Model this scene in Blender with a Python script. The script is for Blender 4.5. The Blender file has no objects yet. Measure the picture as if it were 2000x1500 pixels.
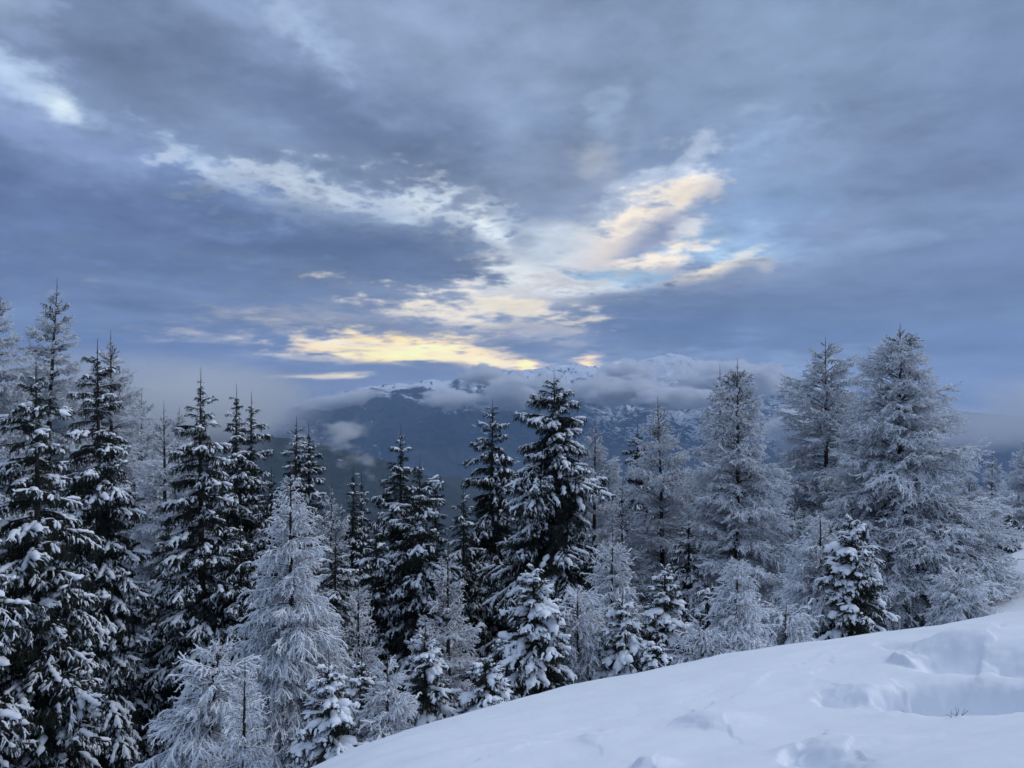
import bpy, math, random
import numpy as np
from mathutils import Vector, Matrix, Quaternion, noise as mnoise

scene = bpy.context.scene
C = scene.collection
R = math.radians

# ------------------------------------------------------------------ camera
FPX = 1444.0                      # focal length in pixels of the 2000 px wide photograph
HOR = 750.0                       # row of the horizon in the photograph
cam_d = bpy.data.cameras.new('camera')
cam_d.sensor_width = 36.0
cam_d.lens = 36.0 * FPX / 2000.0
cam_d.clip_start = 0.05
cam_d.clip_end = 120000.0
cam = bpy.data.objects.new('camera', cam_d)
cam.location = (0, 0, 0)
cam.rotation_euler = (R(90), 0, 0)
C.objects.link(cam)
scene.camera = cam

# ------------------------------------------------------------------ render set-up
scene.view_settings.view_transform = 'Standard'
scene.view_settings.look = 'None'
scene.view_settings.exposure = 0.0
scene.view_settings.gamma = 1.0
scene.view_settings.use_curve_mapping = False
cy = scene.cycles
cy.use_denoising = True
cy.max_bounces = 8
cy.diffuse_bounces = 4
cy.glossy_bounces = 1
cy.transmission_bounces = 1
cy.volume_bounces = 7
cy.transparent_max_bounces = 8
cy.caustics_reflective = False
cy.caustics_refractive = False
cy.volume_max_steps = 256
cy.volume_step_rate = 0.22
cy.sample_clamp_indirect = 4.0

SUN_EL, SUN_AZ = R(38), R(72)
SKY_K = 1.99                      # the panorama is stored at half brightness
HAZE = 5.4e-5

# ------------------------------------------------------------------ sky (world)
# ---- cloud field: gradient noise and layered cloud shapes, as functions of azimuth and elevation
_rs = np.random.RandomState(7)
_perm = _rs.permutation(256)
_perm = np.concatenate([_perm, _perm, _perm]).astype(np.int32)
_g = _rs.normal(size=(256, 3)); _g /= np.linalg.norm(_g, axis=1)[:, None]
_g = _g.astype(np.float32)

def perlin(x, y, z):
    xi = np.floor(x).astype(np.int32); yi = np.floor(y).astype(np.int32); zi = np.floor(z).astype(np.int32)
    xf = (x - xi).astype(np.float32); yf = (y - yi).astype(np.float32); zf = (z - zi).astype(np.float32)
    xi &= 255; yi &= 255; zi &= 255
    u = xf * xf * xf * (xf * (xf * 6 - 15) + 10)
    v = yf * yf * yf * (yf * (yf * 6 - 15) + 10)
    w = zf * zf * zf * (zf * (zf * 6 - 15) + 10)
    res = 0
    for dx in (0, 1):
        wx = u if dx else 1 - u
        px = _perm[xi + dx]
        for dy in (0, 1):
            wy = v if dy else 1 - v
            py = _perm[px + yi + dy]
            for dz in (0, 1):
                wz = w if dz else 1 - w
                g = _g[_perm[py + zi + dz]]
                d = g[..., 0] * (xf - dx) + g[..., 1] * (yf - dy) + g[..., 2] * (zf - dz)
                res = res + wx * wy * wz * d
    return res

def fbm3(p, scale, octaves, gain=.5, seed=0.0):
    amp, tot, s = 1.0, 0.0, 0.0
    f = scale
    for o in range(octaves):
        s = s + amp * perlin(p[0] * f + seed * 7.31 + o * 3.7, p[1] * f + seed * 1.93 + 11.1 * o, p[2] * f + seed * 5.17 + 2.3)
        tot += amp; amp *= gain; f *= 2.03
    return s / tot * 1.6

def smooth(t):
    t = np.clip(t, 0, 1)
    return t * t * (3 - 2 * t)

def lin3(c):
    c = np.asarray(c, dtype=np.float64) / 255.0
    return np.where(c <= 0.04045, c / 12.92, ((c + 0.055) / 1.055) ** 2.4)

# (x, y, rx, ry, tilt, colour, alpha, softness, edge breakup)
CLOUDS = [
 # right side and top
 (2050, 250, 420, 700, 0, (116, 134, 174), .9, 1, .3),
 (1500, 100, 480, 190, 4, (131, 151, 183), .7, 1, .3),
 (1000, 100, 300, 150, 0, (143, 159, 194), .7, 1, .4),
 (1900, 390, 240, 60, -5, (137, 156, 193), .5, 1, .3),
 (1600, 400, 190, 90, -8, (126, 144, 178), .6, 1, .3),
 (1750, 570, 380, 130, 0, (120, 139, 177), .85, 1, .3),
 (1690, 470, 180, 16, -4, (150, 168, 206), .6, 1, .5),
 (1620, 440, 90, 30, -6, (142, 152, 184), .5, 1, .5),
 (1950, 760, 300, 120, 0, (133, 154, 198), .85, 1, .2),
 # left dark deck
 (250, 470, 650, 190, 10, (108, 129, 175), .9, .7, .3),
 (-20, 450, 190, 150, 0, (102, 119, 166), .7, 1, .3),
 (200, 410, 180, 30, 4, (104, 122, 170), .5, 1, .5),
 (350, 440, 130, 30, 0, (106, 119, 164), .5, 1, .5),
 (420, 400, 260, 50, 20, (106, 127, 175), .7, .9, .3),
 (350, 700, 420, 90, 0, (121, 139, 181), .95, 1, .2),
 (640, 640, 330, 60, 3, (121, 137, 172), .85, .8, .4),
 (800, 505, 300, 92, 11, (100, 118, 154), .95, .5, .5),
 (560, 550, 330, 34, 8, (106, 126, 163), .8, .9, .5),
 (660, 470, 170, 30, 6, (98, 116, 162), .6, 1, .5),
 (950, 540, 120, 40, 12, (104, 120, 154), .7, .8, .5),
 (500, 500, 200, 10, 1, (126, 141, 178), .55, 1, .6),
 (270, 556, 110, 8, 6, (129, 145, 181), .6, 1, .4),
 (330, 622, 120, 6, 3, (131, 148, 185), .55, 1, .4),
 (560, 640, 90, 6, 8, (138, 152, 186), .55, 1, .6),
 (700, 600, 160, 10, 5, (110, 127, 162), .6, 1, .6),
 # top left dark rolls
 (240, 70, 290, 110, 24, (120, 137, 172), .85, .8, .35),
 (440, 190, 290, 80, 20, (116, 133, 169), .85, .7, .35),
 (640, 240, 200, 95, 28, (111, 129, 166), .9, .6, .35),
 (880, 320, 130, 80, 35, (113, 131, 167), .85, .6, .35),
 (600, 330, 180, 50, 12, (121, 138, 172), .8, .7, .35),
 (770, 365, 170, 38, 10, (124, 139, 170), .7, .7, .35),
 (900, 380, 130, 30, 5, (118, 134, 164), .7, .7, .35),
 (470, 240, 130, 28, 20, (130, 148, 182), .5, 1, .35),
 # pale top
 (10, 0, 90, 45, 20, (166, 184, 220), .8, 1, .6),
 (60, 60, 90, 60, 10, (138, 156, 200), .6, 1, .4),
 (480, 30, 190, 46, 22, (146, 164, 206), .8, .9, .6),
 (600, 50, 80, 42, 30, (170, 189, 226), .85, .8, .6),
 (740, 30, 160, 50, 5, (146, 162, 198), .6, 1, .6),
 (820, 130, 160, 60, 20, (138, 155, 190), .6, 1, .6),
 # upper left bright opening
 (70, 210, 200, 72, 22, (150, 169, 214), .85, .8, .5),
 (10, 135, 60, 40, 15, (180, 200, 234), .8, .9, .5),
 (85, 185, 95, 32, 28, (184, 203, 236), .85, .7, .5),
 (118, 203, 36, 22, 30, (212, 226, 240), .95, .8, .4),
 (120, 268, 200, 20, 8, (136, 154, 204), .5, 1, .4),
 # bright seam
 (380, 322, 120, 20, 24, (138, 157, 198), .7, 1, .7),
 (445, 350, 130, 20, 25, (168, 187, 222), .8, 1, .9),
 (408, 338, 26, 8, 30, (192, 210, 240), .9, .9, .4),
 (480, 245, 160, 35, 20, (136, 155, 192), .4, 1, .6),
 (650, 393, 160, 34, 10, (188, 200, 222), .85, .9, 1.3),
 (575, 368, 40, 10, 5, (212, 222, 240), .9, .9, .7),
 (640, 385, 100, 18, 12, (222, 229, 239), .75, .9, 1.3),
 (800, 418, 150, 32, 10, (198, 209, 226), .85, .9, 1.3),
 (830, 412, 60, 20, 12, (230, 235, 238), .85, .9, 1.3),
 (790, 432, 30, 7, 0, (210, 226, 246), .8, .8, .7),
 (700, 440, 240, 12, 8, (122, 140, 178), .7, .9, .6),
 (940, 437, 75, 22, 38, (240, 246, 250), 1, .6, .9),
 (985, 475, 75, 26, 45, (234, 240, 247), .95, .7, .9),
 (1030, 515, 95, 34, 40, (232, 238, 246), .95, .7, .9),
 (985, 505, 30, 24, 50, (126, 140, 170), .7, .7, .7),
 (1100, 556, 130, 22, 4, (216, 220, 226), .85, .8, .9),
 (1100, 470, 80, 60, -20, (184, 195, 216), .85, .8, .8),
 (1060, 440, 50, 16, 10, (200, 208, 220), .6, .8, .8),
 (1090, 530, 250, 75, 0, (190, 202, 222), .75, 1, .6),
 (1010, 600, 280, 55, 4, (186, 190, 202), .75, 1, .7),
 (860, 655, 320, 46, 3, (182, 180, 186), .8, 1, .8),
 (1240, 420, 190, 70, -25, (172, 184, 210), .6, 1, .6),
 (700, 400, 260, 45, 12, (168, 184, 214), .5, 1, .7),
 (1030, 520, 70, 22, 42, (226, 234, 242), .9, .8, .8),
 (780, 515, 270, 66, 11, (101, 119, 155), .92, .6, .6),
 (960, 545, 90, 26, 12, (108, 124, 158), .85, .7, .6),
 (640, 575, 260, 28, 6, (112, 128, 162), .7, .9, .5),
 # grey mass over the opening
 (1090, 345, 190, 80, -5, (140, 154, 184), .85, .6, .6),
 (1060, 395, 100, 40, 0, (132, 146, 176), .8, .6, .7),
 (1180, 380, 70, 30, -30, (144, 156, 184), .7, .8, .7),
 (1150, 500, 60, 50, -30, (208, 214, 226), .7, .9, .7),
 (1060, 590, 120, 16, 0, (196, 200, 208), .6, .8, .8),
 (1185, 235, 28, 50, 15, (168, 190, 226), .75, .9, .5),
 (1170, 260, 50, 45, 0, (150, 168, 204), .5, 1, .5),
 (1165, 325, 34, 30, 10, (180, 184, 198), .6, .9, .5),
 (1010, 255, 60, 60, 0, (150, 166, 200), .4, 1, .6),
 # blue opening on the right of centre
 (1470, 400, 140, 90, 0, (138, 166, 212), .85, .8, .4),
 (1560, 320, 170, 36, -14, (144, 162, 198), .6, 1, .5),
 (1330, 335, 70, 36, -20, (186, 198, 222), .85, .8, .8),
 (1240, 385, 90, 32, -32, (176, 188, 212), .85, .8, .8),
 (1390, 470, 160, 40, 5, (156, 184, 224), .8, .8, .5),
 (1400, 500, 120, 16, 6, (176, 208, 240), .85, .8, .6),
 (1200, 552, 150, 20, -1, (164, 192, 226), .95, .5, .5),
 (1240, 452, 140, 40, -33, (236, 226, 212), 1, .3, .7),
 (1275, 465, 100, 30, -30, (150, 158, 188), 1, .8, .4),
 (1165, 505, 60, 24, -20, (218, 208, 200), .8, .6, .7),
 (1335, 395, 28, 12, -30, (228, 218, 202), .8, .6, .6),
 (1345, 445, 26, 16, -20, (216, 218, 224), .8, .7, .7),
 (1300, 513, 82, 24, -12, (238, 228, 214), 1, .35, .7),
 (1325, 526, 60, 12, -5, (184, 187, 202), .8, .6, .7),
 (1200, 545, 110, 12, 0, (160, 192, 228), .95, .5, .5),
 (1440, 548, 130, 36, -6, (150, 161, 188), .95, .35, .6),
 (1388, 528, 80, 17, -20, (244, 232, 208), .95, .5, .7),
 (1450, 512, 60, 8, 0, (206, 200, 192), .8, .7, .6),
 (1497, 522, 18, 9, 10, (212, 202, 196), .9, .7, .5),
 (1560, 555, 190, 48, 0, (126, 143, 178), .85, .7, .6),
 (1120, 568, 150, 16, 0, (240, 240, 238), .85, .8, .8),
 (1050, 560, 60, 16, 20, (212, 220, 232), .8, .8, .8),
 (1010, 470, 50, 30, 50, (196, 208, 228), .6, .8, .8),
 (1290, 578, 130, 12, 0, (140, 154, 186), .8, .6, .8),
 (1060, 556, 110, 26, 22, (238, 240, 242), .85, .9, .8),
 (1095, 505, 60, 44, -10, (212, 220, 234), .65, 1, .7),
 (1010, 470, 26, 20, 40, (150, 162, 188), .6, .9, .6),
 # dark bands above the ridge
 (1300, 622, 250, 46, 2, (104, 121, 158), 1, .4, .6),
 (1520, 625, 260, 60, 0, (113, 131, 169), .8, .8, .4),
 (1330, 594, 200, 18, 0, (122, 138, 172), .8, .7, .6),
 (1150, 590, 90, 12, -3, (142, 152, 178), .8, .7, .7),
 (940, 592, 160, 20, 5, (146, 155, 178), .8, .6, .7),
 (1000, 600, 120, 32, -8, (222, 218, 212), .7, .8, .9),
 (950, 628, 130, 26, 8, (246, 236, 214), .8, .8, 1.0),
 (900, 665, 140, 14, 4, (236, 224, 202), .8, .8, 1.0),
 (1000, 602, 45, 10, 5, (238, 228, 206), .8, .6, .9),
 (860, 652, 140, 14, 4, (176, 179, 190), .7, .7, 1.0),
 (760, 640, 120, 10, 4, (138, 150, 176), .7, .7, .9),
 (1040, 645, 60, 12, 10, (180, 180, 190), .6, .7, .9),
 (1000, 674, 130, 14, 7, (120, 135, 168), .95, .5, .7),
 (1090, 697, 160, 12, 3, (162, 168, 188), .6, .8, .6),
 # yellow glow low in the west
 (820, 688, 250, 30, 3, (199, 197, 199), .8, .7, .8),
 (800, 688, 180, 26, 3, (316, 285, 198), 1, .4, .6),
 (770, 692, 90, 10, 2, (316, 297, 218), .9, .9, .3),
 (930, 703, 120, 12, 6, (307, 282, 220), .95, .6, .7),
 (700, 672, 90, 5, 3, (272, 262, 243), .7, .7, .8),
 (700, 684, 40, 3, 2, (201, 199, 197), .6, .5, .6),
 (640, 700, 60, 5, 0, (201, 197, 197), .7, .7, .6),
 (790, 726, 230, 15, 1, (131, 148, 186), 1, .35, .5),
 (860, 712, 56, 8, 3, (129, 146, 184), .95, .5, .4),
 (660, 735, 55, 5.5, -1, (316, 290, 225), 1, .6, .5),
 (610, 735, 90, 3.2, 0, (292, 270, 223), 1, .6, .3),
 (760, 752, 260, 12, 0, (146, 161, 197), .8, .8, .3),
 (470, 770, 260, 60, 0, (131, 151, 195), .9, 1, .2),
 # pale air over the ridge, right
 (1400, 705, 330, 24, 1, (140, 158, 196), .9, .8, .7),
 (1560, 715, 130, 36, 10, (152, 176, 218), .8, .8, .6),
 (1380, 715, 60, 26, 0, (152, 174, 212), .6, .8, .8),
 (1250, 720, 160, 26, 0, (150, 168, 204), .8, .8, .6),
 (1480, 700, 30, 26, 20, (124, 142, 182), .5, .8, .8),
 (1560, 770, 200, 40, 0, (128, 148, 190), .6, .9, .5),
 (1040, 716, 34, 16, 0, (286, 258, 204), .9, .7, .6),
 (1030, 710, 16, 10, 0, (330, 286, 186), .9, .6, .4),
 (1158, 716, 30, 26, 20, (270, 250, 214), .95, .6, .5),
 (1150, 716, 17, 18, 10, (330, 284, 184), .95, .7, .4),
 (1100, 716, 26, 3, -4, (214, 216, 214), .8, .6, .3),
 (1212, 708, 14, 5, 0, (236, 222, 196), .8, .6, .3),
]



def azel(px, py):
    X = (px - 1000.0) / FPX
    Z = (HOR - py) / FPX
    return math.atan(X), math.atan(Z / math.sqrt(1 + X * X))

def sky_rgb(az, el):
    """linear colour of the cloudy sky towards (az, el); arrays in radians"""
    x, y, z = np.sin(az) * np.cos(el), np.cos(az) * np.cos(el), np.sin(el)
    zs = 1.3 * z + 3.4 * np.arctan(z * 6.5) / 6.5           # cloud structure flattens towards the horizon
    P = (x, y, zs * 1.25)
    w1 = fbm3(P, 2.6, 4, .5, 1); w2 = fbm3(P, 2.6, 4, .5, 2)
    m1 = fbm3(P, 9, 5, .55, 3); m2 = fbm3(P, 9, 5, .55, 4)
    e1 = fbm3((x, y, zs * 1.1), 20, 5, .58, 5)
    q1 = fbm3((x, y, zs), 42, 4, .55, 12)
    tex = fbm3((x, y, zs * 1.1), 5.0, 7, .56, 6)
    billow = 1 - 2.2 * np.abs(fbm3((x, y, zs), 11.0, 5, .55, 8))
    far = smooth((el - R(22)) / R(58))[..., None]
    col = lin3((131, 150, 187)) * (1 - far) + lin3((186, 199, 228)) * far
    col = col * (1 + .20 * fbm3(P, 1.7, 5, .5, 9))[..., None]
    az_w = az + .040 * w1 + .034 * m1
    el_w = el + .026 * w2 + .022 * m2
    front = np.abs(az) < 1.2
    for (px, py, rx, ry, tilt, c, alpha, soft, brk) in CLOUDS:
        a0, e0 = azel(px, py)
        ca, ce = math.cos(a0), math.cos(e0)
        sx, sy = rx / FPX * ca * ca, ry / FPX * ca * ce * ce
        ext = 2.4 * max(sx, sy) + .06
        sel = np.nonzero((np.abs(az - a0) < ext) & (np.abs(el - e0) < ext))
        if not len(sel[0]):
            continue
        th = R(tilt); soft = min(1.15, soft * .75 + .44)
        wf = min(1.0, sy * 26)                     # small shapes are bent less
        da = (az[sel] + wf * (az_w[sel] - az[sel])) - a0
        de = (el[sel] + wf * (el_w[sel] - el[sel])) - e0
        u = (da * math.cos(th) - de * math.sin(th)) / sx
        v = (da * math.sin(th) + de * math.cos(th)) / sy
        r = np.sqrt(u * u + v * v) + brk * (1.5 * e1[sel] + 1.5 * m2[sel] + 1.0 * q1[sel]) * (.7 + .5 * soft)
        a = alpha * smooth((1 + soft * .8 - r) / (soft * 1.8))
        col[sel] = col[sel] * (1 - a[..., None]) + lin3(c) * a[..., None]
    lum = 1 + .40 * tex + .26 * m1 + .10 * (billow - .35) + .05 * e1
    col = .27 * (np.maximum(col, 1e-4) / .27) ** np.array([1.32, 1.32, 1.26])
    g = col.mean(axis=-1, keepdims=True)
    dev = col - g
    col = g + dev * np.where(dev > 0, np.array([1.0, .80, .60]), np.array([.84, .84, .95]))     # the deck is a little greyer
    return col * lum[..., None]


def sky_panorama():
    """the cloud deck as an all-round panorama, computed here: coarse all round, fine where clouds have detail"""
    W, H, K = 5760, 2880, 4
    w, h = W // K, H // K
    def grid(cols, rows):
        a = (cols + .5) / W * 2 * math.pi - math.pi / 2
        a = (a + math.pi) % (2 * math.pi) - math.pi
        e = (rows + .5) / H * math.pi - math.pi / 2
        return np.meshgrid(a.astype(np.float32), e.astype(np.float32))
    A, E = grid(np.arange(w) * K + (K - 1) / 2, np.arange(h) * K + (K - 1) / 2)
    coarse = sky_rgb(A, E).astype(np.float32)
    fx = (np.arange(W) + .5) / K - .5
    x0 = np.floor(fx).astype(int); tx = (fx - x0).astype(np.float32)[None, :, None]
    fy = np.clip((np.arange(H) + .5) / K - .5, 0, h - 1.001)
    y0 = np.floor(fy).astype(int); ty = (fy - y0).astype(np.float32)[:, None, None]
    rows = coarse[y0] * (1 - ty) + coarse[np.minimum(y0 + 1, h - 1)] * ty
    img = rows[:, x0 % w] * (1 - tx) + rows[:, (x0 + 1) % w] * tx
    c0, c1 = int((.25 - 44 / 360) * W), int((.25 + 44 / 360) * W)
    r0, r1 = int((90 - 6) / 180 * H), int((90 + 36) / 180 * H)
    A, E = grid(np.arange(c0, c1), np.arange(r0, r1))
    img[r0:r1, c0:c1] = sky_rgb(A, E)
    img = np.clip(img * .5, 0, 1)
    img = np.where(img < .0031308, img * 12.92, 1.055 * img ** (1 / 2.4) - .055)
    img += np.random.RandomState(3).uniform(-.5, .5, img.shape[:2] + (1,)).astype(np.float32) / 255
    out = np.ones((H, W, 4), dtype=np.float32)
    out[..., :3] = np.clip(img, 0, 1)
    im = bpy.data.images.new('sky_clouds', W, H, alpha=False, float_buffer=False)
    im.colorspace_settings.name = 'sRGB'
    im.pixels.foreach_set(out.ravel())
    im.update()
    return im

world = bpy.data.worlds.new("World")
scene.world = world
world.use_nodes = True
world.cycles.sampling_method = 'MANUAL'
world.cycles.sample_map_resolution = 1024
nt = world.node_tree
for n in list(nt.nodes):
    nt.nodes.remove(n)
tc = nt.nodes.new('ShaderNodeTexCoord')
env = nt.nodes.new('ShaderNodeTexEnvironment')
env.image = sky_panorama()
nt.links.new(tc.outputs['Generated'], env.inputs[0])
nishita = nt.nodes.new('ShaderNodeTexSky')
nishita.sky_type = 'NISHITA'
nishita.sun_disc = False
nishita.sun_elevation = SUN_EL
nishita.sun_rotation = SUN_AZ
nishita.altitude = 1800
bg1 = nt.nodes.new('ShaderNodeBackground'); bg1.inputs[1].default_value = SKY_K
bg2 = nt.nodes.new('ShaderNodeBackground'); bg2.inputs[1].default_value = 0.05
nt.links.new(env.outputs[0], bg1.inputs[0])
nt.links.new(nishita.outputs[0], bg2.inputs[0])
mixs = nt.nodes.new('ShaderNodeMixShader')           # a trace of clear sky thins the deck
mixs.inputs[0].default_value = 0.06
nt.links.new(bg1.outputs[0], mixs.inputs[1]); nt.links.new(bg2.outputs[0], mixs.inputs[2])
wo = nt.nodes.new('ShaderNodeOutputWorld')
nt.links.new(mixs.outputs[0], wo.inputs[0])

# ------------------------------------------------------------------ soft sun behind the cloud deck
sun_d = bpy.data.lights.new('sun', 'SUN')
sun_d.energy = 1.12
sun_d.angle = R(26)
sun_d.color = (1.0, 0.99, 0.975)
sun = bpy.data.objects.new('sun', sun_d)
sd = Vector((math.sin(SUN_AZ) * math.cos(SUN_EL), math.cos(SUN_AZ) * math.cos(SUN_EL), math.sin(SUN_EL)))
sun.rotation_euler = sd.to_track_quat('Z', 'Y').to_euler()
C.objects.link(sun)

# ------------------------------------------------------------------ helpers
def px2w(px, py, d):
    """photograph pixel at forward distance d -> world point"""
    return ((px - 1000.0) / FPX * d, d, (HOR - py) / FPX * d)

def tag(o, label=None, category=None, group=None, kind=None):
    if label: o['label'] = label
    if category: o['category'] = category
    if group: o['group'] = group
    if kind: o['kind'] = kind
    return o

def mesh_obj(name, verts, faces, mats, midx=None, parent=None, smooth_=True, link=True):
    me = bpy.data.meshes.new(name)
    verts = np.asarray(verts, dtype=np.float32)
    faces = np.asarray(faces, dtype=np.int32)
    k = faces.shape[1]
    me.vertices.add(len(verts)); me.vertices.foreach_set('co', verts.ravel())
    me.loops.add(faces.size); me.loops.foreach_set('vertex_index', faces.ravel())
    me.polygons.add(len(faces))
    me.polygons.foreach_set('loop_start', np.arange(0, faces.size, k, dtype=np.int32))
    me.polygons.foreach_set('loop_total', np.full(len(faces), k, dtype=np.int32))
    if midx is not None:
        me.polygons.foreach_set('material_index', np.asarray(midx, dtype=np.int32))
    me.polygons.foreach_set('use_smooth', np.full(len(faces), bool(smooth_)))
    for m in mats:
        me.materials.append(m)
    me.update(calc_edges=True)
    if not link:
        return me
    o = bpy.data.objects.new(name, me)
    C.objects.link(o)
    if parent: o.parent = parent
    return o

def new_mat(name):
    m = bpy.data.materials.new(name); m.use_nodes = True
    t = m.node_tree
    b = t.nodes['Principled BSDF']
    return m, t, b

def tnode(t, tp, **kw):
    n = t.nodes.new(tp)
    for k, v in kw.items(): setattr(n, k, v)
    return n

# ------------------------------------------------------------------ materials
def snow_material(name, grain=.004, lump=.03, scale=1.0):
    m, t, b = new_mat(name)
    b.inputs['Base Color'].default_value = (.84, .88, .945, 1)
    b.inputs['Roughness'].default_value = .72
    b.inputs['Specular IOR Level'].default_value = .25
    tc = tnode(t, 'ShaderNodeTexCoord')
    n1 = tnode(t, 'ShaderNodeTexNoise'); n1.inputs['Scale'].default_value = 3.0 * scale; n1.inputs['Detail'].default_value = 6
    n2 = tnode(t, 'ShaderNodeTexNoise'); n2.inputs['Scale'].default_value = 120.0 * scale; n2.inputs['Detail'].default_value = 3
    t.links.new(tc.outputs['Object'], n1.inputs['Vector']); t.links.new(tc.outputs['Object'], n2.inputs['Vector'])
    b1 = tnode(t, 'ShaderNodeBump'); b1.inputs['Strength'].default_value = .5; b1.inputs['Distance'].default_value = lump
    b2 = tnode(t, 'ShaderNodeBump'); b2.inputs['Strength'].default_value = .5; b2.inputs['Distance'].default_value = grain
    t.links.new(n1.outputs[0], b1.inputs['Height']); t.links.new(n2.outputs[0], b2.inputs['Height'])
    t.links.new(b1.outputs[0], b2.inputs['Normal']); t.links.new(b2.outputs[0], b.inputs['Normal'])
    cr = tnode(t, 'ShaderNodeMapRange'); cr.inputs[3].default_value = .95; cr.inputs[4].default_value = 1.03
    t.links.new(n1.outputs[0], cr.inputs[0])
    vm = tnode(t, 'ShaderNodeVectorMath', operation='SCALE'); vm.inputs[0].default_value = (.84, .88, .945)
    t.links.new(cr.outputs[0], vm.inputs['Scale']); t.links.new(vm.outputs[0], b.inputs['Base Color'])
    return m

M_SNOW = snow_material('packed_snow', .003, .02)
M_TSNOW = snow_material('bough_snow', .004, .012, 2.0)

def bark_material():
    m, t, b = new_mat('dark_bark')
    tc = tnode(t, 'ShaderNodeTexCoord')
    mp = tnode(t, 'ShaderNodeMapping'); mp.inputs['Scale'].default_value = (9, 9, 1.6)
    n = tnode(t, 'ShaderNodeTexNoise'); n.inputs['Scale'].default_value = 3; n.inputs['Detail'].default_value = 8
    t.links.new(tc.outputs['Object'], mp.inputs[0]); t.links.new(mp.outputs[0], n.inputs['Vector'])
    r = tnode(t, 'ShaderNodeValToRGB')
    r.color_ramp.elements[0].position = .35; r.color_ramp.elements[0].color = (.018, .014, .012, 1)
    r.color_ramp.elements[1].position = .7; r.color_ramp.elements[1].color = (.075, .062, .055, 1)
    t.links.new(n.outputs[0], r.inputs[0])
    # wind-plastered frost in patches
    f = tnode(t, 'ShaderNodeTexNoise'); f.inputs['Scale'].default_value = 2.2; f.inputs['Detail'].default_value = 6
    t.links.new(tc.outputs['Object'], f.inputs['Vector'])
    fr = tnode(t, 'ShaderNodeMapRange'); fr.inputs[1].default_value = .58; fr.inputs[2].default_value = .68; fr.inputs[4].default_value = .55
    t.links.new(f.outputs[0], fr.inputs[0])
    mx = tnode(t, 'ShaderNodeMix', data_type='RGBA'); mx.inputs[7].default_value = (.7, .73, .78, 1)
    t.links.new(fr.outputs[0], mx.inputs[0]); t.links.new(r.outputs[0], mx.inputs[6])
    t.links.new(mx.outputs[2], b.inputs['Base Color'])
    b.inputs['Roughness'].default_value = .95
    bp = tnode(t, 'ShaderNodeBump'); bp.inputs['Distance'].default_value = .02
    t.links.new(n.outputs[0], bp.inputs['Height']); t.links.new(bp.outputs[0], b.inputs['Normal'])
    return m
M_BARK = bark_material()

def needle_material():
    m, t, b = new_mat('spruce_needles')
    tc = tnode(t, 'ShaderNodeTexCoord')
    n = tnode(t, 'ShaderNodeTexNoise'); n.inputs['Scale'].default_value = 6; n.inputs['Detail'].default_value = 4
    t.links.new(tc.outputs['Object'], n.inputs['Vector'])
    r = tnode(t, 'ShaderNodeValToRGB')
    r.color_ramp.elements[0].position = .3; r.color_ramp.elements[0].color = (.016, .024, .018, 1)
    r.color_ramp.elements[1].position = .72; r.color_ramp.elements[1].color = (.045, .062, .045, 1)
    t.links.new(n.outputs[0], r.inputs[0]); t.links.new(r.outputs[0], b.inputs['Base Color'])
    b.inputs['Roughness'].default_value = .8
    b.inputs['Specular IOR Level'].default_value = .2
    return m
M_NEEDLE = needle_material()

def frost_material(name, lo, hi, amount=1.0, inner=0.0):
    """twigs crusted with rime: white on the sides that face up, bark showing beneath"""
    m, t, b = new_mat(name)
    g = tnode(t, 'ShaderNodeNewGeometry')
    s = tnode(t, 'ShaderNodeSeparateXYZ'); t.links.new(g.outputs['Normal'], s.inputs[0])
    tc = tnode(t, 'ShaderNodeTexCoord')
    n = tnode(t, 'ShaderNodeTexNoise'); n.inputs['Scale'].default_value = 14; n.inputs['Detail'].default_value = 3
    t.links.new(tc.outputs['Object'], n.inputs['Vector'])
    ad = tnode(t, 'ShaderNodeMath', operation='MULTIPLY_ADD'); ad.inputs[1].default_value = 1.6
    t.links.new(n.outputs[0], ad.inputs[0])
    sb = tnode(t, 'ShaderNodeMath', operation='SUBTRACT'); sb.inputs[1].default_value = .8
    t.links.new(s.outputs[2], sb.inputs[0]); t.links.new(sb.outputs[0], ad.inputs[2])
    # rime thins out towards the trunk, where the crown shelters the wood
    ox = tnode(t, 'ShaderNodeSeparateXYZ'); t.links.new(tc.outputs['Object'], ox.inputs[0])
    inr = tnode(t, 'ShaderNodeMapRange'); inr.inputs[1].default_value = .05; inr.inputs[2].default_value = .85
    inr.inputs[3].default_value = inner; inr.inputs[4].default_value = 0.0
    t.links.new(ox.outputs[0], inr.inputs[0])
    ad2 = tnode(t, 'ShaderNodeMath', operation='SUBTRACT'); t.links.new(ad.outputs[0], ad2.inputs[0]); t.links.new(inr.outputs[0], ad2.inputs[1])
    ad = ad2
    mr = tnode(t, 'ShaderNodeMapRange', interpolation_type='SMOOTHSTEP')
    mr.inputs[1].default_value = lo; mr.inputs[2].default_value = hi; mr.inputs[4].default_value = amount
    t.links.new(ad.outputs[0], mr.inputs[0])
    mx = tnode(t, 'ShaderNodeMix', data_type='RGBA')
    mx.inputs[6].default_value = (.045, .036, .032, 1); mx.inputs[7].default_value = (.84, .875, .93, 1)
    t.links.new(mr.outputs[0], mx.inputs[0]); t.links.new(mx.outputs[2], b.inputs['Base Color'])
    b.inputs['Roughness'].default_value = .85
    b.inputs['Specular IOR Level'].default_value = .2
    return m
M_FROST = frost_material('frosted_larch_twigs', -1.05, -.4, inner=1.0)
M_FROSTW = frost_material('thick_rime', -1.4, -.5, inner=.4)
M_LIMB = frost_material('frosted_limb', .1, .6)

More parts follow.
